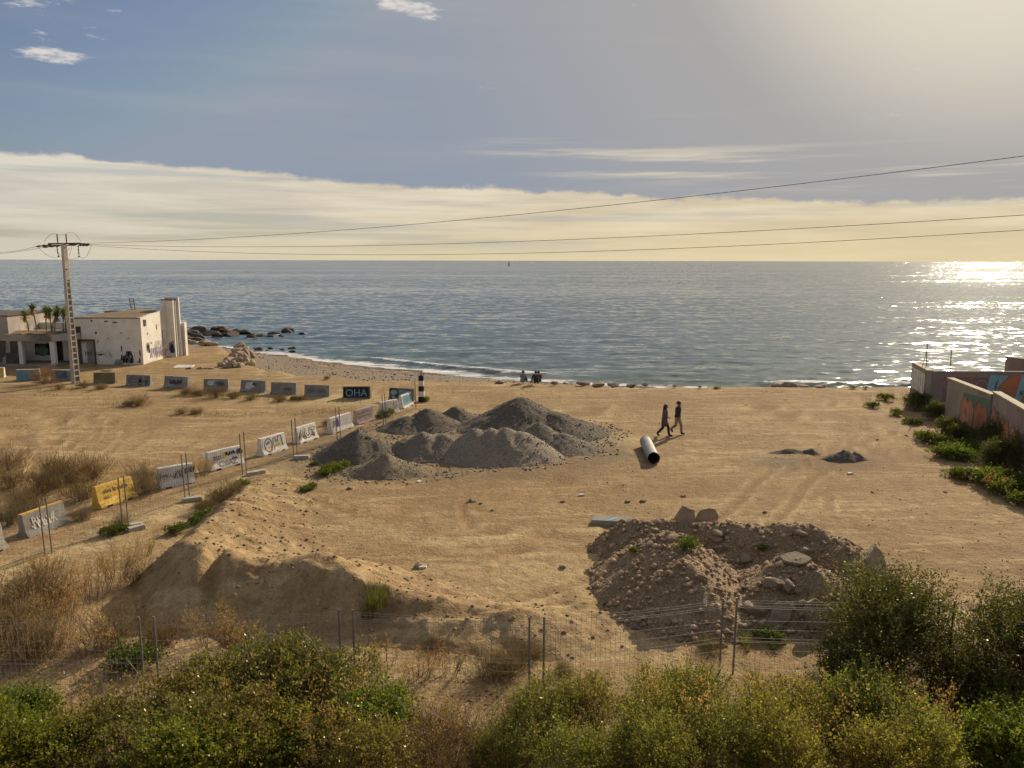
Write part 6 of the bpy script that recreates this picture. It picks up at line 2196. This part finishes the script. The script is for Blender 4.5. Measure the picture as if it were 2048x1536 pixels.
# --- bare arching branches in the gap at the bottom centre
rb = random.Random(88)
for i, (x, y, L, a) in enumerate([(-2.0, 13.2, 1.5, .2), (-1.4, 12.9, 1.2, 2.6), (-1.8, 12.5, 1.6, .6), (-.8, 12.6, 1.1, 1.2), (-2.6, 12.8, 1.0, 2.2), (-4.9, 14.5, .9, .3), (-4.2, 14.5, .7, 2.8), (-6.8, 13.0, .9, 1.4)]):
    z = GH(x, y)
    m = MB()
    d = Vector((math.cos(a), math.sin(a) * .4, 0))
    z0 = .35 if i < 5 else 1.1
    pts = [d * (L * (k / 8 - .5)) + Vector((0, 0, z0 + .45 * math.sin(math.pi * k / 8) + rb.uniform(-.03, .03))) for k in range(9)]
    m.tube([Vector((pts[0].x, pts[0].y, 0))] + pts, [.016] + [.014 - .0012 * k for k in range(9)], 5)
    for k in (2, 4, 6):
        q = pts[k]
        m.tube([q, q + Vector((rb.uniform(-.3, .3), rb.uniform(-.2, .2), rb.uniform(.1, .4)))], [.006, .002], 4)
    o = m.build('bare_branch', M_palebranch, None, True, loc=(x, y, z))
    tag(o, None, 'branch', 'bare branches arching among the brambles')
    o['label'] = ['bare arching branch leftmost in the bottom centre gap', 'bare branch bent low at the right of the gap', 'long bare branch lowest in the bottom centre gap', 'short bare branch nearest the yellow green shrubs', 'bare branch at the bramble edge of the gap', 'pale looped branch on top of the brambles', 'small pale branch right of the looped one on the brambles', 'bare branch sticking out of the left brambles'][i]

# --- dead weeds with seed heads
rowd = []
for k, u, v, s in [('stalk', 425, 1285, 1.15), ('stalk2', 470, 1292, .9), ('stalk2', 505, 1290, .8), ('stalk', 85, 1300, 1.2), ('stalk', 180, 1310, 1.1), ('stalk2', 45, 1262, 1.1), ('stalk', 130, 1240, 1.1), ('stalk', 235, 1160, 1.1), ('stalk', 180, 1195, 1.2), ('stalk2', 285, 1112, .8), ('stalk2', 95, 1148, .9), ('stalk', 398, 955, .95), ('stalk2', 410, 948, .8), ('stalk2', 860, 1330, .8), ('stalk', 300, 960, .7), ('stalk2', 900, 1345, .7), ('stalk', 835, 1360, .7), ('stalk2', 770, 1330, .8)]:
    rowd.append(plant(k, on(u, v), s, None, 'dry weed', 'dead brown weeds with seed heads'))
up = [o for o in rowd if to_px(o.location)[1] < 1000]
mid_ = [o for o in rowd if 1000 <= to_px(o.location)[1] and to_px(o.location)[0] < 600]
gap = [o for o in rowd if to_px(o.location)[0] >= 600]
px_label(up, '%s dead brown weed growing between the path barriers')
px_label(mid_, '%s dead brown weed with seed heads beside the earth bank')
px_label(gap, '%s dead brown weed in the bottom centre gap')

# --- brush and bushes on the left
plant('tumble', on(88, 768), 1.25, 'round russet bush in front of the blue panelled barriers', 'dry bush', sz=.95)
rows_ = []
for k, u, v, s in [('brush', 170, 775, .8), ('brush2', 205, 778, .8), ('brush', 275, 812, 1.05), ('brush2', 255, 812, .7), ('brush', 370, 790, 1.0), ('brush2', 400, 792, 1.0), ('brush', 432, 794, 1.15), ('brush2', 468, 797, .9), ('brush', 500, 800, .8), ('brush2', 560, 802, .8), ('brush', 600, 800, .7), ('brush2', 395, 828, .75), ('brush', 365, 828, .6), ('brush2', 655, 758, .5), ('brush', 120, 778, .7)]:
    rows_.append(plant(k, on(u, v), s, None, 'brush', 'grey brown brush around the far barriers', sz=.8))
px_label(rows_, '%s grey brown brush clump around the far row of barriers')
rows_ = []
for k, u, v, s in [('brush', 25, 975, 1.3), ('brush2', 90, 985, 1.3), ('brush', 140, 965, 1.3), ('brush', 170, 1000, 1.2), ('brush2', 60, 1020, 1.2), ('brush', 190, 955, 1.1), ('brush2', 300, 985, 1.1), ('brush', 290, 965, 1.0), ('brush2', 110, 945, 1.1), ('brush', 20, 940, 1.2), ('brush2', 440, 1005, .9), ('brush', 470, 990, .8), ('brush', 20, 1050, 1.1), ('brush2', 160, 1040, .7), ('brush', 240, 1050, .5), ('brush2', 410, 1020, .7), ('brush', 660, 865, .6), ('brush2', 655, 850, .5), ('brush', 60, 1190, 1.2), ('brush2', 110, 1205, 1.1), ('brush', 20, 1290, 1.4), ('brush2', 60, 1320, 1.3), ('brush', 230, 1290, 1.1), ('brush2', 330, 1290, .9), ('brush', 280, 1170, .8), ('brush2', 20, 1235, 1.2)]:
    rows_.append(plant(k, on(u, v), s, None, 'brush', 'brush along the path and earth bank'))
lo_ = [o for o in rows_ if to_px(o.location)[1] > 1120]
px_label(lo_, '%s olive brush clump left of the dark face of the earth bank')
px_label([o for o in rows_ if o not in lo_], '%s olive brush clump along the path barriers')
rows_ = []
for k, u, v, s in [('brush', 1040, 1330, .7), ('brush', 990, 1350, .9), ('brush2', 1010, 1345, .8), ('brush', 1060, 1310, .5), ('brush2', 1130, 1345, .45), ('brush', 1420, 1300, .5), ('brush2', 870, 1290, .5)]:
    rows_.append(plant(k, on(u, v), s, None, 'brush', 'low brush behind the middle fence posts', sz=.8))
px_label(rows_, '%s low brush clump behind the middle foreground fence')
rows_ = []
for k, u, v, s in [('dark2', 1830, 822, .85), ('dark2', 1868, 842, .8), ('dark2', 1905, 878, .85), ('dark2', 1925, 888, .75), ('dark', 2015, 908, .86), ('dark2', 1988, 902, .9), ('dark', 2050, 945, .85), ('dark2', 1978, 935, .95), ('dark2', 1860, 822, .6)]:
    rows_.append(plant(k, on(u, v), s, None, 'shrub', 'dark shrubs below the graffiti walls'))
px_label(rows_, '%s dark shrub growing below the graffiti walls')
plant('stalk', on(1908, 868), .9, 'straw coloured dead weed against the dark shrub by the low wall', 'dry weed')
plant('stalk', on(1992, 985), .9, 'straw coloured dead weed among the green weeds at the right', 'dry weed')
rows_ = []
for k, u, v, s in [('weed', 1865, 888, 1.5), ('weed2', 1890, 893, 1.5), ('weed', 1850, 880, 1.2), ('weed', 1900, 915, 1.7), ('weed2', 1925, 920, 1.7), ('weed', 1880, 912, 1.4), ('weed', 1950, 905, 1.6), ('weed2', 1960, 960, 1.6), ('weed', 1985, 970, 1.8), ('weed2', 2015, 965, 1.8), ('weed', 2030, 985, 1.7), ('weed2', 2045, 1010, 1.6), ('weed', 1930, 958, 1.2), ('weed2', 1905, 950, 1.1), ('weed', 2010, 990, 1.5), ('weed', 1880, 835, 1.5), ('weed2', 1745, 815, 1.2), ('weed', 1770, 800, 1.2), ('weed2', 1790, 830, 1.2), ('weed', 1822, 850, 1.1), ('weed2', 1990, 872, 2.0), ('weed', 2010, 868, 2.0)]:
    rows_.append(plant(k, on(u, v), s, None, 'weed', 'green weeds below the graffiti walls'))
px_label(rows_[:20] if len(rows_) > 22 else rows_[:15], '%s green weed in the patch below the graffiti walls')
px_label(rows_[15:], '%s green weed on the slope by the wall corner')
rows_ = []
for k, u, v, s in [('weed', 665, 945, 1.0), ('weed2', 650, 950, .9), ('weed', 680, 937, .9), ('weed2', 620, 978, .8), ('weed', 608, 982, .6), ('weed2', 630, 930, .6), ('weed', 488, 975, .9), ('weed2', 478, 982, .7), ('weed', 772, 832, 1.1), ('weed2', 762, 836, .8), ('weed', 848, 803, .8), ('weed2', 590, 800, .8), ('weed2', 240, 1062, .9), ('weed', 225, 1070, .8), ('weed', 410, 1035, .8), ('weed2', 385, 1048, .8), ('weed', 350, 1065, .8), ('weed', 268, 1330, 1.3)]:
    rows_.append(plant(k, on(u, v), s, None, 'weed', 'small green weeds on the left of the lot'))
px_label(rows_, '%s small green weed on the left half of the lot')
P_ = on_top(1372, 1098)
plant('weed', P_, .8, 'bright green weed on top of the rounded stony heap', 'weed')
P_ = on_top(1527, 1103)
plant('weed2', P_, .5, 'small green weed in the gap behind the boulder heap', 'weed')
P_ = on_top(1270, 1105)
plant('weed2', P_, .45, 'small green weed on the left shoulder of the rounded heap', 'weed')
plant('tuft', on(1690, 1275), .75, 'arching green grass tuft at the foot of the boulder heap', 'grass')
plant('tuft', on(1490, 1290), .5, 'dark green grass tuft at the left foot of the boulder heap', 'grass')
plant('weed', on(1540, 1285), .8, 'green weed in the shade below the boulder heap', 'weed')
plant('tuft', on(1410, 1290), .45, 'grass tuft right behind the right fence post pair', 'grass')
plant('tuft', on(1120, 1335), .3, 'thin grass tuft right of the middle fence posts', 'grass')
plant('tuft', on(1545, 1300), .3, 'tiny grass tuft on bare dirt below the boulder heap', 'grass')
plant('tuft', on(1495, 1302), .25, 'tiny grass tuft left of the other one on bare dirt', 'grass')
P_ = on_top(752, 1215)
plant('tuft', P_, 1.05, 'large arching grass tuft on the face of the earth bank', 'grass')
P_ = on_top(735, 1235)
plant('tuft', P_, .7, 'smaller grass tuft below the large one on the earth bank', 'grass')
rows_ = [plant('brush2', on(u, v), s, None, 'brush', 'small plants on the edge above the beach', sz=.7) for u, v, s in [(1290, 772, .5), (1270, 772, .35), (1350, 774, .3), (1130, 768, .35), (1435, 778, .5), (1705, 776, .4), (1730, 777, .35), (1400, 775, .3)]]
px_label(rows_, '%s small plant on the lot edge against the sea')


# --- grass nobody could count
def grass_patch(name, label, spots, n, h, w, mat, seed):
    r = np.random.default_rng(seed)
    Vs = []
    for (u, v, ru, rv) in spots:
        c = on(u, v); e = on(u + ru, v); f = on(u, v - rv)
        rx = abs(e.x - c.x); ry = abs(f.y - c.y)
        k = int(n * rx * ry)
        a = r.random(k) * 6.28; q = np.sqrt(r.random(k))
        x = c.x + rx * q * np.cos(a); y = c.y + ry * q * np.sin(a)
        ok = fbm(x * .9, y * .9, 3, seed) + .5 * (1 - q) > .05
        x, y = x[ok], y[ok]
        z = ground_h(x, y)
        for F_ in HEAP_FIELDS[13:]:
            hh = F_(x[:, None], y[:, None])[:, 0]
            z = z + np.maximum(hh, 0)
        k = len(x)
        b = np.stack([x, y, z - .01], -1)
        az = r.random(k) * 6.28
        sd = np.stack([np.cos(az), np.sin(az), np.zeros(k)], -1) * w / 2
        hh = h * (.4 + .8 * r.random(k))
        tip = b + np.stack([r.normal(size=k) * .35 * hh, r.normal(size=k) * .35 * hh, hh], -1)
        Vs.append(np.stack([b - sd, b + sd, tip], 1).reshape(-1, 3))
    V = np.concatenate(Vs)
    F = np.arange(len(V)).reshape(-1, 3)
    o = link(name, np_mesh(name, V, F, mat, False))
    tag(o, label, None, None, 'stuff')


grass_patch('green_grass', 'thin green grass patches on the left of the lot', [(140, 780, 70, 8), (100, 790, 40, 5), (40, 855, 30, 5), (10, 835, 30, 5), (250, 812, 60, 6), (480, 830, 150, 4), (610, 825, 60, 6), (690, 822, 60, 8), (560, 880, 40, 5), (520, 800, 80, 5), (640, 805, 60, 5), (700, 803, 40, 4), (280, 930, 20, 4), (430, 1010, 40, 14), (350, 1055, 30, 10), (250, 1060, 40, 8), (1550, 785, 35, 3), (1850, 790, 40, 4), (1780, 795, 60, 6), (1920, 905, 60, 18), (1990, 960, 60, 26)], 150, .16, .02, L_grass, 900)
grass_patch('dry_grass', 'dry straw grass along the path and at the fence', [(90, 975, 150, 45), (60, 1010, 80, 25), (250, 960, 60, 20), (120, 1230, 140, 60), (60, 1300, 120, 40), (880, 1370, 120, 45), (860, 1450, 130, 50), (1000, 1345, 90, 25), (260, 1380, 60, 25), (300, 1110, 30, 25), (1560, 1380, 160, 40), (400, 795, 90, 6), (220, 800, 60, 6)], 110, .26, .012, L_straw, 910)


# --- yuccas on the canopy
def yucca(u, vt, hb, label, seed, bend):
    rnd = random.Random(seed)
    top = atY(u, vt, 65.75)
    z0 = 2.92
    b = Vector((top.x + bend, 65.75 + rnd.uniform(-.3, .3), z0))
    t = empty('yucca', b)
    tag(t, label, 'yucca', 'yuccas on the canopy of the white building')
    hz = top.z - z0 - .35
    e = Vector((-bend, 0, hz))
    MB().tube([(0, 0, -.1), Vector((-bend * .15, 0, hz * .4)), Vector((-bend * .6, 0, hz * .75)), e], [.06, .05, .05, .06], 6).build('trunk', M_wood, t)

    def ros(n, lo, hi, ln, cz):
        P = []; A = []
        for i in range(n):
            a = rnd.uniform(0, 6.28); el = rnd.uniform(lo, hi)
            P.append(e + Vector((0, 0, cz + rnd.uniform(-.2, .15)))); A.append((math.cos(a) * math.cos(el), math.sin(a) * math.cos(el), math.sin(el)))
        P = np.array([tuple(p) for p in P]); A = np.array(A)
        l_ = np.array([ln * rnd.uniform(.7, 1.1) for _ in P])
        return leaves(P, A, np.tile([0, 0, 1.0], (len(P), 1)) + .2 * RNG.normal(size=P.shape), l_, np.full(len(P), .075))
    V, F = ros(70, -.5, 1.5, .55, 0)
    link('crown', np_mesh('crown', V, F, L_weed, False), t)
    V, F = ros(40, -1.5, -.6, .5, -.15)
    link('dead_leaves', np_mesh('dead_leaves', V, F, L_dry, False), t)


for i, (u, vt, bend, lab) in enumerate([(48, 622, .25, 'leftmost yucca on the canopy, lower than its neighbour'), (66, 609, .2, 'tall slender yucca second from left on the canopy'), (87, 614, -.1, 'third yucca from left on the canopy, close to the fourth'), (96, 616, .1, 'fourth yucca from left, in the dense middle pair'), (110, 613, -.35, 'fifth yucca from left, trunk leaning right'), (115, 622, -.45, 'shorter yucca right beside the fifth one'), (125, 614, -.05, 'second yucca from the right beside the power pole'), (131, 616, -.2, 'rightmost yucca, nearest to the power pole')]):
    yucca(u, vt, 0, lab, 50 + i, bend)
